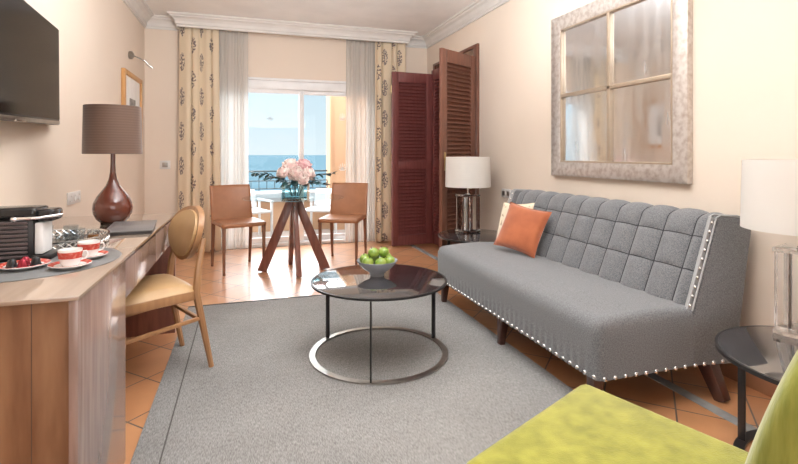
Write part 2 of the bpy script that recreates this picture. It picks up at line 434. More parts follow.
BM = bmesh.new
XL, XR, YB, YF = -1.10, 2.38, 6.15, -3.0
ZC = 2.74

# ================================================================== STRUCTURE
bm = BM(); box2(bm, (XL-.15, YF-.15, -.1), (XR+.15, YB+.0, 0)); st(link('floor', bm, 'tiles', smooth=False))
bm = BM(); box2(bm, (XL-.15, YF-.15, ZC), (XR+.15, YB+.15, ZC+.15)); st(link('ceiling', bm, 'ceiling', smooth=False))
bm = BM(); box2(bm, (XL-.15, YF-.15, 0), (XL, YB+.15, ZC)); st(link('wall_left', bm, 'wall', smooth=False))
# right wall with the shuttered doorway
D0, D1, DZ = 4.70, 5.80, 2.30
bm = BM()
box2(bm, (XR, YF-.15, 0), (XR+.15, D0, ZC)); box2(bm, (XR, D1, 0), (XR+.15, YB+.15, ZC)); box2(bm, (XR, D0, DZ), (XR+.15, D1, ZC))
st(link('wall_right', bm, 'wall', smooth=False))
# bedroom beyond the doorway
bm = BM()
box2(bm, (XR+.15, D0-.4, 0), (XR+1.6, D0-.35, ZC)); box2(bm, (XR+.15, D1+.3, 0), (XR+1.6, D1+.35, ZC)); box2(bm, (XR+1.55, D0-.35, 0), (XR+1.6, D1+.3, ZC))
box2(bm, (XR+.15, D0-.4, ZC), (XR+1.6, D1+.35, ZC+.1)); box2(bm, (XR+.15, D0-.4, -.1), (XR+1.6, D1+.35, 0))
st(link('wall_bedroom', bm, 'wall', smooth=False))
# back wall with the balcony window
WX0, WX1, WZ = -.42, 1.66, 2.10
bm = BM()
box2(bm, (XL, YB, 0), (WX0, YB+.2, ZC)); box2(bm, (WX1, YB, 0), (XR, YB+.2, ZC)); box2(bm, (WX0, YB, WZ), (WX1, YB+.2, ZC))
st(link('wall_back', bm, 'wall', smooth=False))
# wall behind the camera
bm = BM()
box2(bm, (XL, YF-.15, 0), (XR, YF, ZC))
st(link('wall_front', bm, 'wall', smooth=False))

# cornice swept round the room, jogging out for the curtain pelmet
def sweep(bm, prof, path):
    n = len(path); P = [Vector(p) for p in path]; rings = []
    for i in range(n):
        ds = []
        if i > 0: ds.append((P[i]-P[i-1]).normalized())
        if i < n-1: ds.append((P[i+1]-P[i]).normalized())
        ns = [Vector((d.y, -d.x)) for d in ds]
        if len(ns) == 1: o = ns[0]
        else:
            s = ns[0]+ns[1]; o = s/(s.dot(ns[0])) if s.length > .1 else ns[0]
        rings.append([bm.verts.new((P[i].x+o.x*q[0], P[i].y+o.y*q[0], q[1])) for q in prof])
    m_ = len(prof)
    for A, B in zip(rings, rings[1:]):
        for k in range(m_): bm.faces.new((A[k], A[(k+1) % m_], B[(k+1) % m_], B[k]))
    bm.faces.new(rings[0]); bm.faces.new(rings[-1][::-1])
prof = [(0, 2.60), (.018, 2.60), (.018, 2.622), (.03, 2.63), (.035, 2.66), (.055, 2.685), (.085, 2.70), (.09, 2.715), (.11, 2.72), (.115, 2.739), (0, 2.739)]
bm = BM(); sweep(bm, prof, [(XL, YF), (XL, YB), (-.715, YB), (-.715, 5.95), (2.016, 5.95), (2.016, YB), (XR, YB), (XR, YF)])
st(link('trim_1', bm, 'plaster', smooth=False))
bm = BM(); box2(bm, (-.715, 5.952, 2.602), (2.016, 5.97, ZC-.001)); st(link('trim_2', bm, 'plaster', smooth=False))

# skirtings and floor inlay
bm = BM(); box2(bm, (XR-.012, YF, 0), (XR, D0-.09, .085), .003); box2(bm, (XR-.012, D1+.09, 0), (XR, YB, .085), .003); st(link('baseboard_right', bm, 'skirting'))
bm = BM(); box2(bm, (XL, YF, 0), (XL+.012, YB, .085), .003); st(link('baseboard_left', bm, 'skirting'))
bm = BM(); box2(bm, (XL+.012, YB-.012, 0), (WX0, YB, .085), .003); box2(bm, (WX1, YB-.012, 0), (XR-.012, YB, .085), .003); st(link('baseboard_back', bm, 'skirting'))
bm = BM(); box2(bm, (1.985, YF, 0), (2.045, YB-.02, .002)); st(link('trim_3', bm, 'marble', smooth=False))

# doorway casing
bm = BM()
box2(bm, (XR-.03, D0-.09, 0), (XR, D0, DZ+.0), .004); box2(bm, (XR-.03, D1, 0), (XR, D1+.07, DZ+.0), .004); box2(bm, (XR-.03, D0-.09, DZ), (XR, D1+.07, DZ+.035), .004)
box2(bm, (XR, D0, 0), (XR+.16, D0+.02, DZ)); box2(bm, (XR, D1-.02, 0), (XR+.16, D1, DZ))
st(link('trim_4', bm, 'shutter_b'))

# louvred shutter door leaves
def louvre_leaf(name, a, b_, z1, material, handle_end=None):
    a, b_ = Vector((*a, 0)), Vector((*b_, 0)); w = (b_-a).length
    ang = math.atan2(b_.y-a.y, b_.x-a.x)
    root = bpy.data.objects.new(name, None); COL.objects.link(root); root.location = (a.x, a.y, .012); root.rotation_euler = (0, 0, ang); st(root)
    h = z1-.012; T = .036; S = .085
    bm = BM()
    box2(bm, (0, -T/2, 0), (S, T/2, h), .003); box2(bm, (w-S, -T/2, 0), (w, T/2, h), .003)
    for z0, z2 in ((0, .13), (h*.44, h*.44+.10), (h-.13, h)): box2(bm, (S, -T/2, z0), (w-S, T/2, z2), .003)
    link('leaf_frame', bm, material, root)
    for z0, z2 in ((.13, h*.44), (h*.44+.10, h-.13)):
        bm = BM(); n = int((z2-z0)/.042)
        for k in range(n):
            z = z0+(k+.5)*(z2-z0)/n
            box(bm, (w/2, 0, z), (w-2*S+.004, .047, .007), Matrix.Rotation(math.radians(48), 3, 'X'))
        box2(bm, (S, .011, z0), (w-S, .014, z2))
        link('louvre_panel', bm, material, root, smooth=False)
    if handle_end is not None:
        x = .045 if handle_end == 0 else w-.045
        bm = BM()
        box2(bm, (x-.015, -T/2-.005, .98), (x+.015, -T/2, 1.16), .002)
        tube(bm, [(x, -T/2, 1.10), (x, -T/2-.022, 1.10), (x, -T/2-.026, 1.10), (x, -T/2-.045, 1.10)], [.006, .006, .013, .013])
        h_ = link('handle', bm, 'brass', root); h_['label'] = 'brass knob and plate'
    bm = BM()
    xh = w if handle_end == 0 else 0
    for z in (.25, 1.1, 1.95): tube(bm, [(xh, T/2+.004, z-.05), (xh, T/2+.004, z+.05)], .008)
    link('hinge', bm, 'brass', root)
    return root
louvre_leaf('door_1', (1.735, 5.70), (2.285, 5.745), 2.18, 'shutter')
louvre_leaf('door_2', (1.815, 4.33), (2.325, 4.625), 2.19, 'shutter_b', handle_end=0)
louvre_leaf('door_3', (2.305, 5.765), (2.335, 5.26), 2.23, 'shutter')

# balcony window / sliding doors
root = bpy.data.objects.new('window_1', None); COL.objects.link(root); root.location = (0, YB+.06, 0); st(root)
bm = BM()
box2(bm, (WX0, -.03, 1.965), (WX1, .06, WZ), .004); box2(bm, (WX0, -.06, WZ-.03), (WX1, -.03, WZ), .004)
box2(bm, (WX0, -.02, 0), (WX0+.06, .06, WZ-.1), .004); box2(bm, (WX1-.06, -.02, 0), (WX1, .06, WZ-.1), .004)
box2(bm, (WX0, -.04, 0), (WX1, .08, .045), .004)
link('window_frame', bm, 'white', root)
def sash(x0, x1, y, wl, wr):
    bm = BM()
    box2(bm, (x0, y-.015, .045), (x0+wl, y+.015, 1.965), .003); box2(bm, (x1-wr, y-.015, .045), (x1, y+.015, 1.965), .003)
    box2(bm, (x0+wl, y-.015, .045), (x1-wr, y+.015, .115), .003); box2(bm, (x0+wl, y-.015, 1.915), (x1-wr, y+.015, 1.965), .003)
    s = link('sash', bm, 'white', root)
    bm = BM(); box2(bm, (x0+wl, y-.003, .115), (x1-wr, y+.003, 1.915)); link('pane', bm, 'glass', s, smooth=False)
    return s
s1 = sash(WX0+.06, .715, .0, .05, .06)
s2 = sash(.655, WX1-.06, .035, .045, .05)
def sticker(x, z, y, par):
    bm = BM()
    for k in range(5):
        a = PI*(.15+.7*k/4); tube(bm, [(x, y, z), (x+.045*math.cos(a), y, z+.05*math.sin(a)), (x+.055*math.cos(a), y, z+.075*math.sin(a))], .0022, 5)
    box2(bm, (x-.045, y-.001, z-.008), (x+.045, y+.001, z)); box2(bm, (x-.03, y-.001, z-.022), (x+.03, y+.001, z-.016))
    link('etched_mark', bm, 'sticker', par, smooth=False)
sticker(.30, 1.60, -.006, s1); sticker(1.22, 1.62, .029, s2); sticker(1.22, .96, .029, s2)

# outside: balcony, parapet, neighbour's pier, sea
bm = BM(); box2(bm, (-2.2, YB+.0, -.12), (3.2, 7.75, -.005)); st(link('balcony_floor', bm, 'outfloor', smooth=False))
bm = BM(); box2(bm, (-2.2, 7.45, -.005), (1.25, 7.65, .50)); st(link('balcony_parapet', bm, 'peach', smooth=False))
bm = BM(); box2(bm, (-2.2, 7.38, .50), (1.24, 7.72, .585), .006); st(link('parapet_coping', bm, 'coping'))
bm = BM(); box2(bm, (1.25, 7.3, -.1), (3.2, 7.75, 3.1)); box2(bm, (1.235, 7.28, -.005), (1.27, 7.32, 3.1)); st(link('wall_balcony', bm, 'peach', smooth=False))
bm = BM(); box2(bm, (-30000, 60, -46), (30000, 40000, -45)); st(link('sea', bm, 'water', smooth=False))
rl = thing('balcony_railing', 'dark iron railing along the top of the white-capped balcony parapet', 'railing', (0, 7.55, .585))
for z, r in ((.31, .012), (.165, .007), (.045, .007)):
    bm = BM(); box2(bm, (-2.2, -r, z-r), (1.235, r, z+r)); link('rail', bm, 'rail', rl, smooth=False)
for i in range(30):
    x = -2.1+i*.115
    bm = BM()
    top = .31 if i % 5 == 0 else .165
    zb = 0 if i % 5 == 0 else .045
    box2(bm, (x-.005, -.005, zb), (x+.005, .005, top)); link('baluster', bm, 'rail', rl, smooth=False)

# ================================================================== CURTAINS
def curtain(name, x0, x1, y, z0, z1, folds, amp, m_, label, cat, flare=0.0, seed=0):
    rnd = random.Random(seed); ph = [rnd.uniform(0, 6.28) for _ in range(6)]; fr = [rnd.uniform(.8, 1.25) for _ in range(6)]
    W = x1-x0
    def f(u, v):
        z = z0+(z1-z0)*v
        k = 1-v
        w_ = u+.035*math.sin(2*PI*u*2+ph[0])+.015*math.sin(2*PI*u*folds*.5+ph[2])
        a = amp*(.55+.45*k)*(1+.35*math.sin(2*PI*u*2.3+ph[1]))
        yy = y+a*math.sin(2*PI*w_*folds)+.010*math.sin(v*5+u*9+ph[3])*k
        xx = x0+W*u+(u-.5)*flare*k+.018*math.cos(2*PI*w_*folds)*.8
        return (xx, yy, z)
    bm = BM(); grid(bm, folds*14, 30, f, uvf=lambda u, v: (u*W*2.0, (z1-z0)*v))
    o = link(name, bm, m_, solid=.003)
    return tag(o, label, cat)
curtain('printed_curtain', -.725, -.30, 6.032, .02, 2.66, 4, .037, 'drape', 'cream drape with dark plant prints at left of the balcony window', 'curtain', .05, 3)
curtain('printed_curtain', 1.60, 2.01, 6.032, .02, 2.66, 4, .037, 'drape', 'cream drape with dark plant prints behind the red-brown louvred shutter', 'curtain', .02, 5)
curtain('sheer_curtain', -.36, .02, 6.10, .02, 2.66, 9, .016, 'sheer', 'translucent sheer hanging at the left side of the balcony window', 'curtain', .02, 9)
curtain('sheer_curtain', 1.23, 1.66, 6.10, .02, 2.66, 9, .016, 'sheer', 'translucent sheer hanging at the right side of the balcony window', 'curtain', .02, 12)

# ================================================================== RUG
bm = BM(); box2(bm, (-.405, .2, .001), (1.515, 3.91, .011), .003)
rug = tag(link('area_rug', bm, 'rug'), 'large grey woven rug under the coffee table', 'rug')
bm = BM(); box2(bm, (-.303, .22, .0105), (-.297, 3.89, .0125)); link('border_seam', bm, 'rugseam', rug, smooth=False)
bm = BM(); box2(bm, (-.40, 3.885, .0105), (1.51, 3.905, .0135)); link('hem', bm, 'rugseam', rug, smooth=False)
RZ = .011

# ================================================================== LEFT WALL
tv = thing('television', 'black flat wall-mounted television at the upper left', 'television', (-1.05, 3.31, 1.585), math.atan2(.993, -.109)-PI/2)
tilt = Matrix.Rotation(math.radians(2.0), 3, 'X')
bm = BM(); box(bm, (-.012, -.60, 0), (.035, 1.20, .565), tilt, .006); link('casing', bm, 'black', tv)
bm = BM(); box(bm, (.0065, -.60, .012), (.003, 1.18, .525), tilt); link('screen', bm, 'screen', tv, smooth=False)
bm = BM(); box(bm, (.0065, -.60, -.270), (.006, 1.198, .020), tilt, .002); box(bm, (.008, -.75, -.283), (.014, .14, .010), tilt, .002); l_ = link('bottom_trim', bm, 'steel', tv); l_['label'] = 'silver trim strip along the lower edge'
bm = BM(); box2(bm, (-.028, -.65, -.15), (-.024, -.2, .15), 0); box2(bm, (-.075, -.55, -.1), (-.024, -.35, .1), .004); link('wall_bracket', bm, 'black', tv)

pf = thing('framed_picture', 'honey wood framed picture on the left wall above the brown lamp', 'picture', (XL, 5.05, 1.25))
PW, PH = .80, .71
bm = BM()
for a, c in (((0, 0, 0), (.035, .045, PH)), ((0, PW-.045, 0), (.035, PW, PH)), ((0, .045, 0), (.035, PW-.045, .045)), ((0, .045, PH-.045), (.035, PW-.045, PH))): box2(bm, a, c, .004)
link('frame', bm, 'frame_o', pf)
bm = BM(); box2(bm, (.004, .045, .045), (.014, PW-.045, PH-.045)); link('mount', bm, 'paper', pf, smooth=False)
bm = BM(); box2(bm, (.014, .28, .17), (.016, .54, .46)); link('print', bm, 'print', pf, smooth=False)

pl = thing('picture_light', 'small metal swing-arm picture light fixed above the framed picture', 'wall lamp', (XL, 5.37, 2.14))
bm = BM(); lathe(bm, [(0, 0), (.035, 0), (.04, .01), (.04, .03), (.02, .045), (0, .045)]); bmesh.ops.rotate(bm, matrix=Matrix.Rotation(PI/2, 3, 'Y'), verts=bm.verts); link('wall_plate', bm, 'steel', pl)
bm = BM(); tube(bm, [(.03, 0, 0), (.08, .0, -.02), (.14, .01, -.05)], .006); link('arm', bm, 'steel', pl)
bm = BM(); tube(bm, [(.135, -.02, -.045), (.21, .02, -.12)], .013, 12); link('lamp_head', bm, 'chrome', pl)

# sockets and switches
def plate(name, label, loc, rz, n, holes=True):
    t = thing(name, label, 'socket', loc, rz)
    w = .082*n
    bm = BM(); box2(bm, (0, -w/2, -.041), (.010, w/2, .041), .003); link('face_plate', bm, 'plastic', t)
    for k in range(n):
        y = (k-(n-1)/2)*.082
        bm = BM(); 
        if holes: lathe(bm, [(0, 0), (.022, 0), (.022, .003), (.019, .003), (.017, -.001), (0, -.001)], n=20); bmesh.ops.rotate(bm, matrix=Matrix.Rotation(PI/2, 3, 'Y'), verts=bm.verts); bmesh.ops.translate(bm, vec=(.011, y, 0), verts=bm.verts)
        else: box2(bm, (.0095, y-.022, -.022), (.014, y+.022, .022), .002)
        link('socket_insert' if holes else 'rocker', bm, 'steel' if not holes else 'plastic', t)
    return t
plate('wall_socket', 'white triple wall socket above the desk behind the glasses', (XL, 3.74, .86), 0, 3)
plate('light_switch', 'single switch plate on the back wall left of the printed drape', (-.885, YB, 1.03), -PI/2, 1, False).scale = (1, 1.35, 1.2)
plate('wall_switch', 'double switch plate on the right wall beside the sofa end', (XR, 4.05, .78), PI, 2, False)

# ================================================================== DESK
DX, DY0, DY1, DT = -.424, 1.49, 3.42, .77
dk = thing('desk', 'long pale oak desk with glossy top along the left wall', 'desk', (XL+.002, DY0, 0))
w = DX-XL-.002; Ld = DY1-DY0
bm = BM(); box2(bm, (0, 0, DT-.012), (w, Ld, DT), .0015); link('desk_top', bm, 'wood_top', dk)
bm = BM(); box2(bm, (.01, .012, .0), (w-.012, .03, DT-.012), .001); link('end_panel', bm, 'wood_l', dk)
bm = BM(); box2(bm, (w-.026, .004, 0), (w-.004, .545, DT-.012), .001); link('cabinet_side', bm, 'wood_side', dk)
bm = BM(); box2(bm, (.01, .525, 0), (w-.026, .545, DT-.012)); box2(bm, (.01, .03, .02), (w-.026, .525, .04)); link('cabinet_carcass', bm, 'wood_l', dk)
bm = BM()
for k in range(1, 4): box2(bm, (w*k/3.6-.0008, .0112, 0), (w*k/3.6+.0008, .0125, DT-.012))
link('panel_joint', bm, 'wood_gap', dk, smooth=False)
bm = BM(); box2(bm, (.01, .545, .60), (w-.03, .553, DT-.012)); box2(bm, (.01, .553, .60), (w-.03, Ld-.03, .612)); link('drawer_box', bm, 'wood_l', dk)
for a, c in ((.549, 1.20), (1.203, Ld-.032)):
    bm = BM(); box2(bm, (w-.028, a, .605), (w-.006, c, DT-.026), .001); link('drawer_front', bm, 'wood_side', dk)
bm = BM(); box2(bm, (.01, Ld-.03, 0), (w-.006, Ld-.004, DT-.012), .001); link('far_panel', bm, 'walnut', dk)
bm = BM(); box2(bm, (.0, .55, .30), (.018, Ld-.03, .60)); link('modesty_panel', bm, 'wood_l', dk)

# desk lamp
dl = thing('table_lamp', 'brown gourd-shaped lamp with ribbed brown drum shade on the desk', 'lamp', (-.708, 3.065, DT))
bm = BM(); lathe(bm, [(0, 0), (.06, 0), (.066, .004), (.082, .02), (.096, .05), (.100, .08), (.096, .11), (.080, .145), (.058, .175), (.036, .205), (.022, .24), (.015, .28), (.012, .33), (.012, .385), (0, .385)], n=48); link('lamp_base', bm, 'ceramic', dl)
bm = BM(); lathe(bm, [(0, .385), (.008, .385), (.008, .46), (.014, .46), (.022, .50), (.016, .54), (0, .545)], n=20); link('bulb_holder', bm, 'brass', dl)
bm = BM(); lathe(bm, [(.145, .383), (.147, .385), (.142, .650), (.140, .650), (.143, .383), (.145, .383)], n=64); sh = link('lamp_shade', bm, 'shade_b', dl)
bm = BM()
for k in range(3): tube(bm, [(0, 0, .635), (.140*math.cos(k*2.094), .140*math.sin(k*2.094), .635)], .002, 6)
link('shade_ring', bm, 'brass', sh)

# folder
bm = BM(); t = thing('guest_folder', 'grey guest folder lying on the desk in front of the brown lamp', 'folder', (-.545, 2.735, DT), math.radians(6))
box2(bm, (-.10, -.19, 0), (.10, .19, .014), .002); link('pages', bm, 'folder', t)
bm = BM(); box2(bm, (-.104, -.194, .014), (.104, .194, .019), .002); link('cover', bm, 'foldertop', t)

# tray and the coffee service
MX, MY, MR = -.73, 2.0, .29
bm = BM(); lathe(bm, [(0, 0), (MR-.003, 0), (MR, .002), (MR-.003, .004), (0, .004)], n=72); o = link('placemat', bm, mat('grey_slate_mat', (.17, .175, .18), .3, scale=20)); o.location = (MX, MY, DT)
tag(o, 'round grey placemat under the coffee cups at the near end of the desk', 'placemat')
TX, TY, TR = -.775, 2.365, .212
tr = thing('serving_tray', 'round black tray with pierced silver rim holding the tumblers', 'tray', (TX, TY, DT+.004))
bm = BM(); lathe(bm, [(0, 0), (TR-.01, 0), (TR-.004, .004), (TR-.008, .008), (0, .008)], n=72); link('tray_base', bm, 'blackgloss', tr)
bm = BM(); lathe(bm, [(TR-.008, .004), (TR-.001, .004), (TR, .010), (TR-.006, .010), (TR-.008, .004)], n=72)
lathe(bm, [(TR-.008, .030), (TR-.001, .030), (TR, .036), (TR-.006, .036), (TR-.008, .030)], n=72)
for k in range(48):
    a = 2*PI*k/48; b_ = a+2*PI/48
    tube(bm, [((TR-.004)*math.cos(a), (TR-.004)*math.sin(a), .008), ((TR-.004)*math.cos(b_), (TR-.004)*math.sin(b_), .032)], .0028, 5)
    tube(bm, [((TR-.004)*math.cos(b_), (TR-.004)*math.sin(b_), .008), ((TR-.004)*math.cos(a), (TR-.004)*math.sin(a), .032)], .0028, 5)
link('pierced_rim', bm, 'chrome', tr)
TZ = DT+.004; TZ2 = DT+.0125
cm = thing('coffee_machine', 'black capsule coffee machine with ribbed grey side on the desk', 'coffee machine', (-.86, 2.075, TZ))
bm = BM(); box2(bm, (-.17, -.060, .0), (.145, .060, .145), .006)
link('body', bm, 'black', cm)
bm = BM()
for k in range(9):
    z = .012+k*.0148
    box2(bm, (-.165, -.068, z), (.13, -.058, z+.009), .003)
l_ = link('ribbed_side', bm, mat('taupe_ribs', (.11, .085, .085), .4, scale=10), cm); l_['label'] = 'grey-brown ribbed side panel'
bm = BM(); box2(bm, (-.175, -.066, .148), (.155, .066, .186), .012, 3); link('lid', bm, 'blackgloss', cm)
bm = BM(); box2(bm, (.145, -.05, .135), (.205, .05, .178), .012, 3); link('spout_head', bm, 'blackgloss', cm)
bm = BM(); box2(bm, (.146, -.052, .02), (.172, .04, .132), .005); l_ = link('water_tank', bm, 'white', cm)
l_['label'] = 'pale front column'
bm = BM(); tube(bm, [(.095, -.078, .150), (.13, -.080, .152), (.17, -.078, .153), (.195, -.06, .155), (.225, -.03, .158)], [.008, .006, .005, .005, .004], 10)
lathe(bm, [(0, -.011), (.009, -.007), (.012, 0), (.009, .007), (0, .011)], (.095, -.078, .150), 14); link('lever', bm, 'chrome', cm)
bm = BM(); box2(bm, (.12, -.06, 0), (.20, .06, .018), .004); link('drip_tray', bm, 'black', cm)

def saucer(name, label, x, y, z, r=.068):
    t = thing(name, label, 'saucer', (x, y, z))
    bm = BM(); lathe(bm, [(0, 0), (r*.5, 0), (r*.55, .002), (r*.95, .011), (r, .014), (r*.97, .015), (r*.55, .006), (0, .005)], n=44); link('dish', bm, 'cup', t)
    bm = BM(); lathe(bm, [(r*.74, .0095), (r*.98, .0152), (r*.97, .0160), (r*.74, .0105), (r*.74, .0095)], n=44); l_ = link('rim_pattern', bm, 'cupred', t); l_['label'] = 'red patterned rim'
    return t
def cup(label, x, y, z, rz):
    t = thing('espresso_cup', label, 'cup', (x, y, z), rz, None)
    bm = BM(); lathe(bm, [(0, 0), (.022, 0), (.023, .003), (.028, .012), (.033, .032), (.035, .056), (.0335, .056), (.031, .032), (.024, .012), (0, .006)], n=36); cb_ = link('cup_body', bm, 'cup', t)
    bm = BM(); lathe(bm, [(.0322, .028), (.0350, .049), (.0356, .049), (.0330, .028), (.0322, .028)], n=36); l_ = link('band', bm, 'cupred', cb_); l_['label'] = 'red printed band'
    bm = BM(); tube(bm, [(.032, 0, .044), (.046, 0, .044), (.050, 0, .033), (.044, 0, .020), (.029, 0, .018)], .003, 8); link('handle', bm, 'cup', cb_)
saucer('saucer', 'red-rimmed saucer under the nearer espresso cup', -.553, 1.853, TZ, .062)
cup('red-banded espresso cup, the nearer of the two on the grey mat', -.553, 1.853, TZ+.0055, .5)
saucer('saucer', 'red-rimmed saucer under the farther espresso cup', -.540, 2.005, TZ, .062)
cup('red-banded espresso cup, the farther one by the tray rim', -.540, 2.005, TZ+.0055, .5)
saucer('capsule_plate', 'red-rimmed plate holding coffee capsules in front of the coffee machine', -.698, 1.895, TZ, .074)
def capsule(label, x, y, m_):
    bm = BM(); lathe(bm, [(0, 0), (.0165, 0), (.018, .001), (.0165, .003), (.0145, .006), (.012, .022), (.006, .028), (0, .029)], n=24)
    o = link('coffee_capsule', bm, m_); o.location = (x, y, TZ+.0062); tag(o, label, 'capsule')
capsule('black coffee capsule at the left of the plate', -.728, 1.885, 'capsule_b')
capsule('dark red coffee capsule in the middle of the plate', -.693, 1.872, 'capsule_r')
capsule('black coffee capsule at the right of the plate', -.666, 1.900, 'capsule_b')
capsule('dark red coffee capsule at the back of the plate', -.702, 1.916, 'capsule_r')
# tumblers and small jars
gl = None
for i, (x, y, h, r, lab) in enumerate(((-.755, 2.235, .085, .030, 'tall clear tumbler beside the coffee machine spout'), (-.665, 2.315, .06, .028, 'clear tumbler on the tray in front of the wall socket'), (-.72, 2.42, .06, .028, 'clear tumbler at the back edge of the tray'), (-.695, 2.24, .055, .026, 'short clear tumbler behind the farther espresso cup'))):
    t = thing('glass_tumbler', lab, 'glass', (x, y, TZ2), 0)
    bm = BM(); lathe(bm, [(0, 0), (r*.8, 0), (r*.86, .004), (r, h), (r-.0018, h), (r*.86-.002, .010), (0, .009)], n=32); link('tumbler_body', bm, 'tumbler', t)
t = thing('amber_jar', 'small glass jar with amber contents at the far right of the tray', 'jar', (-.620, 2.36, TZ2))
bm = BM(); lathe(bm, [(0, 0), (.020, 0), (.023, .004), (.023, .045), (.021, .045), (.021, .005), (0, .004)], n=28); link('jar_body', bm, 'tumbler', t)
bm = BM(); lathe(bm, [(0, .005), (.0205, .005), (.0205, .025), (0, .025)], n=28); link('contents', bm, 'tea', t)
t = thing('small_dish', 'small flat white dish between the coffee machine and the cups', 'dish', (-.61, 2.105, TZ))
bm = BM(); lathe(bm, [(0, 0), (.02, 0), (.038, .008), (.037, .010), (.02, .003), (0, .003)], n=32); link('dish', bm, 'cup', t)

# ================================================================== DESK CHAIR
# local +Y = facing direction
fx, fy = -.887, -.46
dc = thing('desk_chair', 'honey beech chair with oval tan padded back pulled up to the desk', 'chair', (-.508, 2.815, 0), math.atan2(fy, fx)-PI/2)
SW, SD, SH = .42, .42, .44
def cushion_mesh(bm, w_, d_, z0, h_, nx=16, ny=16, taper=0, p=5):
    def f(u, v):
        a = (u-.5)*2; b2 = (v-.5)*2
        k = 1-taper*(1-v)
        x = a*w_/2*k; y = b2*d_/2
        e_ = max(0, 1-abs(a)**p)**(1/2.2)*max(0, 1-abs(b2)**p)**(1/2.2)
        return (x, y, z0+h_*e_)
    V_ = grid(bm, nx, ny, f)
    ring = [V_[i][0] for i in range(nx+1)]+[V_[nx][j] for j in range(1, ny+1)]+[V_[i][ny] for i in range(nx-1, -1, -1)]+[V_[0][j] for j in range(ny-1, 0, -1)]
    bm.faces.new(ring)
bm = BM(); prism(bm, [(-.20, -.20), (.20, -.20), (.225, .21), (-.225, .21)], 'z', SH-.055, SH-.005, .008); link('seat_frame', bm, 'wood_chair', dc)
bm = BM(); cushion_mesh(bm, .44, .41, SH-.006, .045, taper=.1); link('seat_pad', bm, 'wood_pad', dc)
for s in (-1, 1):
    bm = BM()
    tube(bm, [(s*.20, -.275, RZ+.001), (s*.190, -.198, .42), (s*.186, -.21, .54), (s*.17, -.245, .70)], [.014, .021, .019, .015], 8); link('rear_leg', bm, 'wood_chair', dc)
    bm = BM(); beam(bm, (s*.195, .175, .001), (s*.195, .175, SH-.03), .026, .026, .038, .038, bev=.004); link('front_leg', bm, 'wood_chair', dc)
    bm = BM(); beam(bm, (s*.195, -.222, .285), (s*.195, .175, .25), .020, .018, bev=.003); link('side_stretcher', bm, 'wood_chair', dc)
bm = BM(); beam(bm, (-.192, -.225, .27), (.192, -.225, .27), .02, .018, bev=.003); link('rear_stretcher', bm, 'wood_chair', dc)
def oval(u, s, w_, h_):     # balloon back outline, wider above
    a = 2*PI*u; x = math.cos(a)*w_*(1+.10*math.sin(a)); z = math.sin(a)*h_
    return x, z
def back_plate(bm, w_, h_, th, z0, y0, dome):
    n = 48; R = 8
    for side in (1, -1):
        c = bm.verts.new((0, y0+side*(th/2+dome)+.0, z0)); prev = None
        rings = []
        for r in range(1, R+1):
            k = r/R; ring = []
            for i in range(n):
                x, z = oval(i/n, 1, w_*k, h_*k)
                yy = y0+side*(th/2+dome*(1-k**2.5))
                ring.append(bm.verts.new((x, yy-.07*(1-(x/w_)**2)*0+.05*(x/w_)**2*0.5-(z)*.24, z0+z)))
            rings.append(ring)
        for i in range(n): bm.faces.new((c, rings[0][i], rings[0][(i+1) % n]))
        for A, B in zip(rings, rings[1:]):
            for i in range(n): bm.faces.new((A[i], B[i], B[(i+1) % n], A[(i+1) % n]))
        if side == 1: outer = rings[-1]
        else:
            for i in range(n): bm.faces.new((outer[i], outer[(i+1) % n], rings[-1][(i+1) % n], rings[-1][i]))
bm = BM(); back_plate(bm, .195, .145, .030, .715, -.235, .002); link('back_frame', bm, 'wood_chair', dc)
bm = BM(); back_plate(bm, .172, .125, .040, .715, -.230, .014); link('back_pad', bm, 'wood_pad', dc)

# ================================================================== DINING CHAIRS
def dining_chair(label, loc, rz):
    t = thing('dining_chair', label, 'chair', loc, rz, None)
    W_, D_, S_ = .42, .46, .47
    for s in (-1, 1):
        bm = BM(); beam(bm, (s*(W_/2-.018), D_/2-.02, 0), (s*(W_/2-.018), D_/2-.02, S_-.02), .024, .024, .03, .03, bev=.003); link('leg', bm, 'leather_leg', t)
        bm = BM(); beam(bm, (s*(W_/2-.018), -D_/2-.03, 0), (s*(W_/2-.018), -D_/2+.02, S_-.02), .024, .024, .034, .034, bev=.003); link('leg', bm, 'leather_leg', t)
    bm = BM()
    def f(u, v): return ((u-.5)*W_, (v-.5)*D_, S_-.012*math.sin(PI*u)*math.sin(PI*v)-.006*(2*v-1)**4)
    grid(bm, 14, 14, f); link('seat', bm, 'leather', t, solid=.035)
    bm = BM()
    def g(u, v):
        x = (u-.5)*W_*(1-.02*v); z = S_-.03+v*.385
        return (x, -D_/2+.012-.085*v**1.3-.03*(1-(2*u-1)**2)*v, z)
    grid(bm, 16, 14, g); link('backrest', bm, 'leather', t, solid=.022)
    return t
c1 = dining_chair('brown leather dining chair left of the glass table', (-.065, 5.10, 0), math.atan2(-.96, .28)-PI/2)
c2 = dup(c1, (1.005, 5.09, 0), math.atan2(-.90, -.43)-PI/2, 'brown leather dining chair right of the glass table')

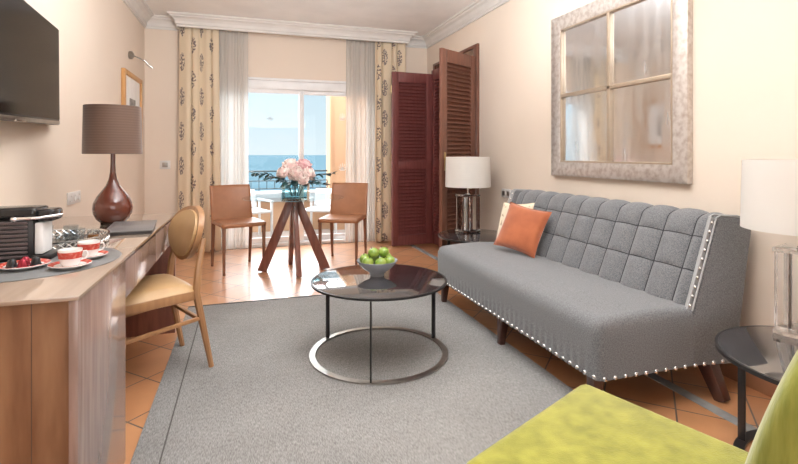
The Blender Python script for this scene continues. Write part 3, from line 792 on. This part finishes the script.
# ================================================================== DINING TABLE
TC = (.462, 4.84); TH = .73
dt = thing('dining_table', 'round glass dining table on splayed red-brown timber legs before the window', 'table', (TC[0], TC[1], 0))
bm = BM(); lathe(bm, [(0, TH-.012), (.487, TH-.012), (.49, TH-.009), (.49, TH-.003), (.487, TH), (0, TH)], n=72); link('table_top', bm, 'tabletop_glass', dt)
for (x, y) in ((.158, 4.883), (.478, 4.55), (.768, 4.80), (.452, 5.15)):
    dx, dy = x-TC[0], y-TC[1]; l_ = math.hypot(dx, dy); ux, uy = dx/l_, dy/l_
    bm = BM(); beam(bm, (dx, dy, .001), (ux*.025, uy*.025, TH-.013), .045, .095, .045, .085, up=(ux, uy, 0), bev=.003)
    # trim the foot flat on the floor
    for v in bm.verts:
        if v.co.z < .001: v.co.z = .001
        if v.co.z > TH-.013: v.co.z = TH-.013
    link('leg', bm, 'walnut', dt)
VX, VY = .452, 4.60
va = thing('glass_vase', 'teal glass vase in the centre of the dining table', 'vase', (VX, VY, TH))
bm = BM(); box2(bm, (-.115, -.085, 0), (.115, .085, .012), .003)
for a, c in (((-.12, -.09, 0), (-.112, .09, .15)), ((.112, -.09, 0), (.12, .09, .15)), ((-.112, -.09, 0), (.112, -.082, .15)), ((-.112, .082, 0), (.112, .09, .15))): box2(bm, a, c)
bmesh.ops.rotate(bm, matrix=Matrix.Rotation(-.25, 3, 'Z'), verts=bm.verts)
link('vase_body', bm, glass('teal_thin_glass', (.88, .97, .98), 1.6), va, smooth=False)
bm = BM(); box2(bm, (-.110, -.080, .013), (.110, .080, .095)); bmesh.ops.rotate(bm, matrix=Matrix.Rotation(-.25, 3, 'Z'), verts=bm.verts); link('water', bm, glass('vase_water', (.86, .96, .97), .6, 1.33), va, smooth=False)

def peony(label, x, y, z, r, m_, tilt_, seed):
    rnd = random.Random(seed)
    t = thing('peony', label, 'flower', (x, y, z))
    bm = BM()
    for layer, (n, rr, op) in enumerate(((4, .40, .12), (5, .62, .45), (7, .85, .85), (8, 1.0, 1.25))):
        for k in range(n):
            a = 2*PI*k/n+layer*.5+rnd.uniform(-.15, .15); ww = r*(.60 if layer < 3 else .62); hh = r*1.2*rr**.3
            Rm = Matrix.Rotation(a, 3, 'Z') @ Matrix.Rotation(op+rnd.uniform(-.1, .1), 3, 'Y')
            def f(u, v):
                s_ = math.sin(PI*min(1, v*.86+.1))**.6
                xx = r*.38*rr*math.sin(PI*v*.9); yy = (u-.5)*2*ww*s_; zz = hh*v
                xx -= .35*r*(2*u-1)**2*s_
                p_ = Rm @ Vector((xx+.04*r*math.sin(9*u+k), yy, zz))
                return p_ + Vector((0, 0, -r*.35))
            grid(bm, 6, 6, f)
    bmesh.ops.rotate(bm, matrix=Matrix.Rotation(tilt_[0], 3, 'X') @ Matrix.Rotation(tilt_[1], 3, 'Y'), verts=bm.verts)
    link('petals', bm, m_, t, solid=.0015)
    bm = BM(); tx = (VX-x)*.75; ty = (VY-y)*.75
    tube(bm, [(0, 0, -r*.3), (tx*.6, ty*.6, -.5*(z-TH)), (tx, ty, TH+.03-z)], .004, 6); link('stem', bm, 'leaf', t)
FZ = TH+.255
fl = [('large blush peony at the front centre of the bouquet', 0, -.05, .00, .085, 'peony', (.75, 0)),
      ('rose pink peony at the top right of the bouquet', .09, .02, .07, .075, 'petal_dark', (.3, .4)),
      ('blush peony at the top left of the bouquet', -.05, .03, .075, .075, 'peony', (.2, -.3)),
      ('blush peony at the left side of the bouquet', -.12, -.02, .0, .070, 'peony', (.5, -.9)),
      ('blush peony at the right side of the bouquet', .13, -.03, -.01, .068, 'peony', (.5, .9)),
      ('pale peony at the lower front of the bouquet', .05, -.10, -.05, .062, 'peony', (1.1, .3))]
for i, (lab, dx, dy, dz, r, m_, tl_) in enumerate(fl): peony(lab, VX+dx, VY+dy, FZ+dz, r, m_, tl_, i)
def sprig(label, dx, dy, dz, seed, nl=19, wl=.05):
    rnd = random.Random(seed)
    t = thing('leaf_sprig', label, 'leaves', (VX, VY, TH))
    pts = [Vector((dx*.1, dy*.1, .03)), Vector((dx*.25, dy*.25, .16)), Vector((dx*.6, dy*.6, .19+dz*.6)), Vector((dx, dy, .17+dz))]
    bm = BM(); tube(bm, pts, .003, 5); link('stem', bm, 'leaf', t)
    bm = BM()
    for k in range(nl):
        q = .30+.70*k/(nl-1); i = min(2, int(q*3)); p_ = pts[i].lerp(pts[i+1], q*3-i)
        d = Vector((dx, dy, 0)).normalized(); sd = Vector((-d.y, d.x, 0))*(1 if k % 2 else -1)
        dirn = (d*.8+sd*.8+Vector((0, 0, rnd.uniform(-.6, .9)))).normalized(); ll = rnd.uniform(.05, .075)
        n_ = dirn.cross(Vector((0, 0, 1))).normalized()
        def f(u, v): return p_+dirn*ll*v+n_*(u-.5)*wl*math.sin(PI*min(1, v+.04))+Vector((0, 0, -.02*v*v))
        grid(bm, 2, 5, f)
    link('foliage', bm, 'leaf', t, solid=.001)
sprig('blue-green leaf sprig reaching far left from the vase', -.38, .0, .08, 1)
sprig('blue-green leaf sprig reaching far right from the vase', .36, .02, .07, 2)
sprig('blue-green leaf sprig drooping left over the table', -.27, -.10, .03, 3)
sprig('blue-green leaf sprig drooping right over the table', .28, -.10, -.04, 4)
sprig('short leaf sprig hanging over the front of the vase', -.05, -.17, -.02, 5)
sprig('small leaf sprig standing up at the top of the bouquet', -.045, .04, .17, 6, 6, .012)

# ================================================================== COFFEE TABLE
CT = (.735, 2.665); CR = .388; CH = .435
ct = thing('coffee_table', 'round smoked glass coffee table with black ring base on the rug', 'table', (CT[0], CT[1], RZ+.001))
hh = CH-RZ-.001
bm = BM(); lathe(bm, [(0, hh-.010), (CR-.014, hh-.010), (CR-.012, hh-.001), (CR-.015, hh), (0, hh)], n=96); link('glass_top', bm, 'smoke', ct)
bm = BM(); lathe(bm, [(CR-.012, hh-.012), (CR, hh-.012), (CR+.001, hh-.001), (CR-.010, hh-.001), (CR-.012, hh-.012)], n=96); link('top_rim', bm, 'black', ct)
bm = BM(); lathe(bm, [(CR-.026, 0), (CR+.008, 0), (CR+.008, .009), (CR-.026, .009), (CR-.026, 0)], n=96); link('base_ring', bm, 'steel', ct)
for deg in (-111.6, 13, 131):
    a = math.radians(deg)
    x, y = (CR-.008)*math.cos(a), (CR-.008)*math.sin(a)
    bm = BM(); box(bm, (x, y, hh/2-.002), (.026, .008, hh-.022), Matrix.Rotation(a, 3, 'Z'), .001); link('leg', bm, 'black', ct)

BX, BY, BZ = .745, 2.745, CH
bw = thing('fruit_bowl', 'grey bowl filled with green apples on the coffee table', 'bowl', (BX, BY, BZ))
bm = BM(); lathe(bm, [(0, 0), (.042, 0), (.043, .014), (.05, .022), (.085, .045), (.108, .070), (.122, .090), (.1205, .092), (.104, .072), (.08, .050), (.045, .030), (0, .026)], n=56); link('bowl_body', bm, 'bowl', bw)
def apple_mesh(r):
    bm = BM(); pr_ = []
    for k in range(15):
        a = PI*k/14; rr = r*math.sin(a)*(1+.06*math.cos(a)); zz = -r*.92*math.cos(a)
        if k >= 11: zz -= r*.16*((k-11)/3)**1.5
        if k <= 2: zz += r*.08*(2-k)/2
        pr_.append((rr, zz))
    lathe(bm, pr_, n=24); return bm
ap0 = None
spots = [(-.058, -.030, .088, .3, .2, 'green apple at the left of the bowl'), (.0, -.062, .087, -.5, .1, 'green apple at the front centre of the bowl'), (.056, -.034, .088, -.4, .5, 'green apple at the front right of the bowl'), (.058, .036, .094, .3, .5, 'green apple at the back right of the bowl'), (-.002, .062, .094, .4, 0, 'green apple at the back of the bowl'), (-.058, .034, .092, .2, -.4, 'green apple at the back left of the bowl'), (-.020, .004, .128, -.35, -.1, 'green apple on top of the pile at the left'), (.036, .006, .128, .2, .3, 'yellow-green apple on top of the pile at the right')]
for i, (dx, dy, dz, rx, ry, lab) in enumerate(spots):
    dx *= 1.12; dy *= 1.12; dz += .002 if dz < .1 else .006
    if ap0 is None:
        r = thing('apple', lab, 'apple', (BX+dx, BY+dy, BZ+dz), 0)
        link('flesh', apple_mesh(.0335), 'apple', r)
        bm = BM(); tube(bm, [(0, 0, .022), (.002, 0, .030), (.005, 0, .040)], .0018, 6); link('stalk', bm, 'stem', r)
        ap0 = r
    else: r = dup(ap0, (BX+dx, BY+dy, BZ+dz), 0, lab)
    r.rotation_euler = (rx, ry, i*1.3)
    r['group'] = 'green apples in the bowl'

# ================================================================== SOFA
S0, S1 = 1.69, 3.50
so = thing('sofa', 'grey armless tweed sofa with tufted back and nailhead trim along the right wall', 'sofa', (1.43, S0, .0))
SL = S1-S0
def rounded_box(bm, a, b_, r, seg=4): box2(bm, a, b_, r, seg)
# seat: front face to back, slightly domed top
bm = BM()
nx, ny = 26, 60
def seat_f(u, v):
    # u runs round the section (front bottom -> front top -> back), v along the length
    L1, R_, L2 = .205, .055, .50
    tot = L1+R_*PI/2+L2; s_ = u*tot
    if s_ < L1: x, z = 0, .178+s_
    elif s_ < L1+R_*PI/2:
        a = (s_-L1)/R_; x, z = R_-R_*math.cos(a), .178+L1+R_*math.sin(a)
    else: x, z = R_+(s_-L1-R_*PI/2), .178+L1+R_
    y = v*SL
    endk = min(v, 1-v)*SL; er = .04
    k = 1.0
    if endk < er: k = math.sqrt(max(0, 1-(1-endk/er)**2))
    if s_ > L1*.8: z -= (1-k)*.035*(min(1, (s_-L1*.8)/.08))
    if s_ < L1+R_: x += (1-k)*.035
    if s_ > L1+R_*PI/2: z += .012*math.sin(PI*min(1, (x-R_)/L2))*k
    # gathers pulled by the nails along the front edge
    if s_ < .10: x -= .004*math.sin(y/.0495*2*PI)*(1-s_/.10)*k-.002
    return (x, y, z)
vv = [0]+[i/120 for i in range(1, 120)]+[1]
V_ = grid(bm, nx, 200, seat_f)
Rr = [V_[i][0] for i in range(nx+1)]; Rl = [V_[i][200] for i in range(nx+1)]
def end_cap(R_, y):
    a = bm.verts.new((.60, y, .178)); bm.faces.new(R_+[a]); return a
a0 = end_cap(Rr, 0); a1 = end_cap(Rl, SL)
bm.faces.new([V_[0][j] for j in range(201)]+[a1, a0])
link('seat', bm, 'sofa', so)
# tufted backrest
NCH = 10
WT = .045
def back_f(u, v):
    y = WT+v*(SL-2*WT)
    # section u: 0 seat level -> rounded top -> top rear
    if u < .82:
        q = u/.82; x = .545+.165*q; z = .415+.40*q
        nrm = Vector((-.92, 0, .38))
    else:
        q = (u-.82)/.18; a = q*PI*.62
        cx, cz = .710+.055, .815-.012
        x = cx-.055*math.cos(a)+.03*q; z = cz+.045*math.sin(a)+.012*(1-q)
        nrm = Vector((-math.cos(a), 0, math.sin(a)+.2)).normalized()
    ch = v*NCH+.5; fr_ = ch-math.floor(ch)
    puff_y = (1-abs(2*fr_-1)**2.6)
    rows = [0, .36, .68, 1.25]; pr_ = 0
    for r0, r1 in zip(rows, rows[1:]):
        if r0 <= u <= r1: pr_ = 1-abs(2*(u-r0)/(r1-r0)-1)**5
    if u > .95: pr_ = max(pr_, 1)
    d = .034*puff_y*(.60+.40*pr_)*min(1, min(v, 1-v)*SL/.05)*(1 if u < .72 else max(.55, 1-(u-.72)*2.5))
    return Vector((x, y, z))+nrm*d
bm = BM(); grid(bm, 50, NCH*16, back_f); sbk = link('backrest', bm, 'sofa', so)
# seams in the tufting
bm = BM()
for k in range(NCH):
    pts = [back_f(u/24*.99, (k+.5)/NCH)+Vector((-.001, 0, .001)) for u in range(25)]
    tube(bm, pts, .0032, 6)
link('vertical_seam', bm, 'seam', sbk)
bm = BM()
for r_ in (.36, .68):
    pts = [back_f(r_, min(.9999, i/(NCH*10)))+Vector((-.0015, 0, .001)) for i in range(NCH*10+1)]
    tube(bm, pts, .0024, 6)
link('horizontal_seam', bm, 'seam', sbk)
# rear carcass of the back
bm = BM(); prism(bm, [(.53, .178), (.60, .178), (.795, .178), (.880, .78), (.865, .835), (.77, .84), (.72, .80), (.545, .41)], 'y', WT*.6, SL-WT*.6, .006); link('back_panel', bm, 'sofa', so)
# end wings
wing = [(.535, .178), (.795, .156), (.905, .820), (.890, .840), (.700, .858), (.682, .845), (.535, .42)]
for y0, y1 in ((-.004, WT), (SL-WT, SL+.004)):
    bm = BM(); prism(bm, wing, 'y', y0, y1, .006, 3); link('wing', bm, 'sofa', so)
M['sofa_l'] = mat('light_grey_piping', (.42, .42, .42), .9, scale=120, spec=.1)
for yy in (-.004, SL+.004):
    for off in (.004, .040):
        y_ = yy+off if yy < 0 else yy-off
        bm = BM(); tube(bm, [(.528, y_, .43), (.60, y_, .635), (.676, y_, .853), (.70, y_, .862), (.86, y_, .85)], .0042, 8); link('piping', bm, 'sofa_l', so)
for y_ in (.018, SL-.018):
    bm = BM(); beam(bm, (.530, y_, .43), (.678, y_, .853), .032, .008, up=(0, 1, 0)); link('wing_band', bm, 'sofa_l', so)
# nailheads
bmn = BM(); lathe(bmn, [(.0108, 0), (.0104, .0025), (.0078, .006), (.004, .0076), (0, .008)], n=12)
men = bpy.data.meshes.new('nailhead'); bmn.to_mesh(men); bmn.free(); men.materials.append(M['nail']); men.polygons.foreach_set('use_smooth', [True]*len(men.polygons))
def nail(p, n):
    o = bpy.data.objects.new('nailhead', men); COL.objects.link(o); o.parent = so; o.location = p
    o.rotation_euler = Vector(n).to_track_quat('Z', 'Y').to_euler()
for i in range(36): nail((-.003 if 0 < i < 35 else .004, .025+i*(SL-.05)/35, .190), (-1, 0, 0))
for i in range(14): nail((.035+i*.056, -.003 if i*.056+.035 < .53 else -.0055, .188-.0008*i), (0, -1, 0))
for i in range(10):
    q = (i+.5)/10
    nail((.530+.150*q-.006, .018, .43+.42*q), (-.94, 0, .33))
for i in range(10):
    q = (i+.5)/10
    nail((.530+.150*q-.006, SL-.018, .43+.42*q), (-.94, 0, .33))
for y in (.07, SL*.48, SL-.07):
    bm = BM(); beam(bm, (.035, y, RZ+.001), (.050, y, .185), .034, .034, .056, .056, bev=.003); link('leg', bm, 'darkwood', so)
for y in (.05, SL-.05):
    bm = BM(); beam(bm, (.69, y-.072 if y < 1 else y+.03, .001), (.675, y+.01 if y < 1 else y-.01, .185), .05, .05, .075, .068, bev=.003); link('leg', bm, 'darkwood', so)

# cushions
def cushion(name, label, loc, rot, s_, th, m_):
    t = thing(name, label, 'cushion', loc); t.rotation_euler = rot
    bm = BM(); n = 22
    for side in (1, -1):
        def f(u, v):
            a, b2 = 2*u-1, 2*v-1
            k = (1-a**2)**.5*(1-b2**2)**.5 if abs(a) < 1 and abs(b2) < 1 else 0
            pin = 1-.09*(1-abs(a)**2)*abs(b2)**4-.0; pin2 = 1-.09*(1-abs(b2)**2)*abs(a)**4
            return (a*s_/2*pin2, side*th/2*k**.75, b2*s_/2*pin+s_/2)
        grid(bm, n, n, f)
    bmesh.ops.remove_doubles(bm, verts=bm.verts[:], dist=.0005)
    link('cover', bm, m_, t)
    bm = BM(); pts = []
    for k in range(60):
        q = k/60*4; i = int(q); f_ = (q-i)*2-1
        a, b2 = ((f_, -1), (1, f_), (-f_, 1), (-1, -f_))[i]
        pin = 1-.09*(1-abs(a)**2)*abs(b2)**4; pin2 = 1-.09*(1-abs(b2)**2)*abs(a)**4
        pts.append((a*s_/2*pin2, 0, b2*s_/2*pin+s_/2))
    tube(bm, pts, .0035, 6, closed=True); link('piping', bm, m_, t)
    return t
cushion('throw_pillow', 'burnt orange velvet cushion leaning at the far end of the sofa', (1.80, 2.975, .470), (math.radians(-26), math.radians(8), math.radians(-66)), .34, .11, 'orange')
cushion('throw_pillow', 'cream patterned cushion tucked behind the orange cushion', (1.915, 3.21, .466), (math.radians(-19), math.radians(-4), math.radians(-78)), .33, .10, 'cream')

# ================================================================== SIDE TABLES AND LAMPS
def side_table(label, x, y, legs):
    t = thing('side_table', label, 'table', (x, y, 0)); R_ = .35; h_ = .42
    bm = BM(); lathe(bm, [(0, h_-.010), (R_-.012, h_-.010), (R_-.010, h_-.001), (R_-.013, h_), (0, h_)], n=80); link('glass_top', bm, 'smoke', t)
    bm = BM(); lathe(bm, [(R_-.012, h_-.016), (R_, h_-.016), (R_+.001, h_-.001), (R_-.009, h_-.001), (R_-.012, h_-.016)], n=80); link('top_rim', bm, 'black', t)
    bm = BM(); lathe(bm, [(R_-.095, 0.0025), (R_-.058, 0.0025), (R_-.058, .012), (R_-.095, .012), (R_-.095, .0025)], n=80); link('base_ring', bm, 'black', t)
    for deg in legs:
        a = math.radians(deg); x_, y_ = (R_-.075)*math.cos(a), (R_-.075)*math.sin(a)
        bm = BM(); box(bm, (x_, y_, h_/2-.001), (.026, .010, h_-.022), Matrix.Rotation(a, 3, 'Z'), .001); link('leg', bm, 'black', t)
    return t
side_table('round dark glass side table at the near end of the sofa', 1.985, 1.15, (110, 230, 350))
side_table('round dark glass side table between the sofa and the louvred shutter', 2.00, 3.93, (180, 60, 300))
def glass_lamp(label, x, y, rz):
    t = thing('table_lamp', label, 'lamp', (x, y, .42), rz)
    bm = BM(); box2(bm, (-.085, -.085, 0.0005), (.085, .085, .02), .003); link('glass_base', bm, 'crystal', t)
    bm = BM(); box2(bm, (-.085, -.085, .335), (.085, .085, .352), .003); link('glass_cap', bm, 'crystal', t)
    for sx in (-1, 1):
        for sy in (-1, 1):
            bm = BM(); box2(bm, (sx*.056-.024, sy*.056-.024, .0205), (sx*.056+.024, sy*.056+.024, .3345), .003); link('glass_column', bm, 'crystal', t)
    bm = BM(); tube(bm, [(0, 0, .0205), (0, 0, .3345)], .006); tube(bm, [(0, 0, .3525), (0, 0, .56)], .007); lathe(bm, [(0, .353), (.025, .353), (.025, .358), (.01, .362), (0, .362)], n=20); link('stem', bm, 'chrome', t)
    bm = BM(); lathe(bm, [(0, .50), (.014, .50), (.03, .55), (.03, .575), (.015, .60), (0, .605)], n=20); link('bulb', bm, 'cup', t)
    bm = BM()
    lathe(bm, [(.213, .425), (.2155, .425), (.2085, .708), (.206, .708), (.213, .425)], n=72); sh_ = link('lamp_shade', bm, 'shade_w', t)
    bm = BM()
    for k in range(3): tube(bm, [(0, 0, .56), (.209*math.cos(k*2.094), .209*math.sin(k*2.094), .69)], .002, 6)
    link('shade_ring', bm, 'chrome', sh_)
    return t
lm = glass_lamp('white drum lamp on glass columns beside the louvred shutter', 2.015, 4.14, .25)
dup(lm, (2.155, 1.345, .42), .3, 'white drum lamp on glass columns, cut by the right edge of the photo')

# ================================================================== MIRROR
mi = thing('wall_mirror', 'large square four-pane mirror in distressed silver frame above the sofa', 'mirror', (XR, 2.05, .985))
MS, MF = 1.245, .105
bm = BM()
y0, y1, z0, z1 = 0, MS, 0, MS
def mitre(bm, pts_o, pts_i, d):
    t = bmesh.new(); n = 4
    A = [t.verts.new((-d, *p)) for p in pts_o]; B = [t.verts.new((-d+.008, *p)) for p in pts_i]
    A2 = [t.verts.new((-.001, *p)) for p in pts_o]; B2 = [t.verts.new((-.001, *p)) for p in pts_i]
    for i in range(4):
        j = (i+1) % 4
        t.faces.new((A[i], A[j], B[j], B[i])); t.faces.new((A[i], A2[i], A2[j], A[j])); t.faces.new((B[i], B[j], B2[j], B2[i]))
    bmesh.ops.recalc_face_normals(t, faces=t.faces[:])
    bmesh.ops.bevel(t, geom=t.edges[:], offset=.003, segments=1, affect='EDGES')
    merge(bm, t)
mitre(bm, [(0, 0), (MS, 0), (MS, MS), (0, MS)], [(MF, MF), (MS-MF, MF), (MS-MF, MS-MF), (MF, MS-MF)], .042)
link('frame', bm, 'silverleaf', mi)
bm = BM(); c = MS/2
box2(bm, (-.032, c-.014, MF), (-.008, c+.014, MS-MF), .003); box2(bm, (-.032, MF, c-.014), (-.008, MS-MF, c+.014), .003)
for a in (MF, MS-MF-.012):
    box2(bm, (-.034, a, MF), (-.012, a+.012, MS-MF), .002); box2(bm, (-.034, MF, a), (-.012, MS-MF, a+.012), .002)
link('glazing_bar', bm, 'giltbead', mi)
for i in range(2):
    for j in range(2):
        bm = BM(); a = MF if i == 0 else c; b2 = MF if j == 0 else c; wd = c-MF
        box2(bm, (-.012, a+.001, b2+.001), (-.008, a+wd-.001, b2+wd-.001)); link('mirror_pane', bm, 'mirror', mi, smooth=False)

# ================================================================== GREEN CHAIR
th_ = math.radians(24.8)
gc = thing('accent_chair', 'lime green velvet chair in the near right foreground', 'chair', (.835, .885, 0), th_)
bm = BM()
def taper_seat(bm, z0, z1, yb, yf, wb, wf, r):
    prism(bm, [(-wb, yb), (wb, yb), (wf, yf), (-wf, yf)], 'z', z0, z1, r, 5)
taper_seat(bm, .20, .455, -.30, .26, .235, .300, .035)
for v in bm.verts:
    if v.co.z > .40: v.co.z += .012*math.cos(min(1, abs(v.co.x)/.3)*PI/2)
link('seat', bm, 'green', gc)
bm = BM()
def gback(u, v):
    # closed section around x (u), height v
    z = .30+.56*v
    hw = .18
    if v > .72: hw = .18-.055*((v-.72)/.28)**2.2
    th2 = .050*(1-.25*v)
    if v > .93: th2 *= math.sqrt(max(.05, 1-((v-.93)/.07)**2)); 
    a = 2*PI*u; ca, sa = math.cos(a), math.sin(a)
    x = hw*math.copysign(abs(ca)**.28, ca); y = th2*math.copysign(abs(sa)**.5, sa)
    lean = -.185-.05-.03*v-.10*v*v
    return (x+.075, y+lean, z)
V_ = grid(bm, 48, 22, gback, closed_u=True)
bm.faces.new([V_[i][22] for i in range(48)]); bm.faces.new([V_[i][0] for i in range(48)][::-1])
link('backrest', bm, 'green_back', gc)
for sx, sy in ((-.21, .17), (.21, .17), (-.16, -.22), (.16, -.22)):
    bm = BM(); beam(bm, (sx*1.08, sy*1.1, RZ+.001), (sx, sy, .21), .025, .025, .042, .042, bev=.003); link('leg', bm, 'darkwood', gc)

# ================================================================== BALCONY CHAIRS
def out_chair(label, loc, rz):
    t = thing('balcony_chair', label, 'chair', loc, rz)
    bm = BM(); box2(bm, (-.25, -.25, .36), (.25, .25, .39), .008); link('seat', bm, 'resin', t)
    bm = BM(); grid(bm, 8, 8, lambda u, v: ((u-.5)*.5, -.25-.12*v, .38+.26*v)); link('backrest', bm, 'resin', t, solid=.02)
    for s in (-1, 1):
        bm = BM(); box2(bm, (s*.27-.025, -.28, .50), (s*.27+.025, .25, .525), .006); link('armrest', bm, 'resin', t)
        for yy in (-.22, .22):
            bm = BM(); beam(bm, (s*.27, yy, 0), (s*.27, yy, .50), .03, .03, bev=.004); link('leg', bm, 'resin', t)
    return t
oc = out_chair('white balcony chair seen behind the right dining chair', (1.06, 6.85, -.004), math.radians(150))
dup(oc, (.02, 6.9, -.004), math.radians(200), 'white balcony chair seen behind the left dining chair')

# repeats of a kind share one group
GROUPS = {'dining_chair': 'brown leather chairs at the glass dining table', 'side_table': 'round dark glass side tables at the ends of the sofa',
          'printed_curtain': 'printed drapes of the balcony window', 'sheer_curtain': 'sheer curtains of the balcony window',
          'peony': 'peonies in the glass vase', 'leaf_sprig': 'leaf sprigs in the glass vase', 'espresso_cup': 'espresso cups on the desk',
          'saucer': 'saucers under the espresso cups', 'coffee_capsule': 'coffee capsules on the plate', 'glass_tumbler': 'clear tumblers on the tray',
          'throw_pillow': 'cushions on the sofa', 'balcony_chair': 'white chairs on the balcony'}
for o in COL.objects:
    base = o.name.split('.')[0]
    if o.parent is None and base in GROUPS: o['group'] = GROUPS[base]
lm['group'] = 'white glass-column lamps on the side tables'
for o in COL.objects:
    if o.parent is None and o.name.startswith('table_lamp') and 'white' in o.get('label', ''): o['group'] = lm['group']
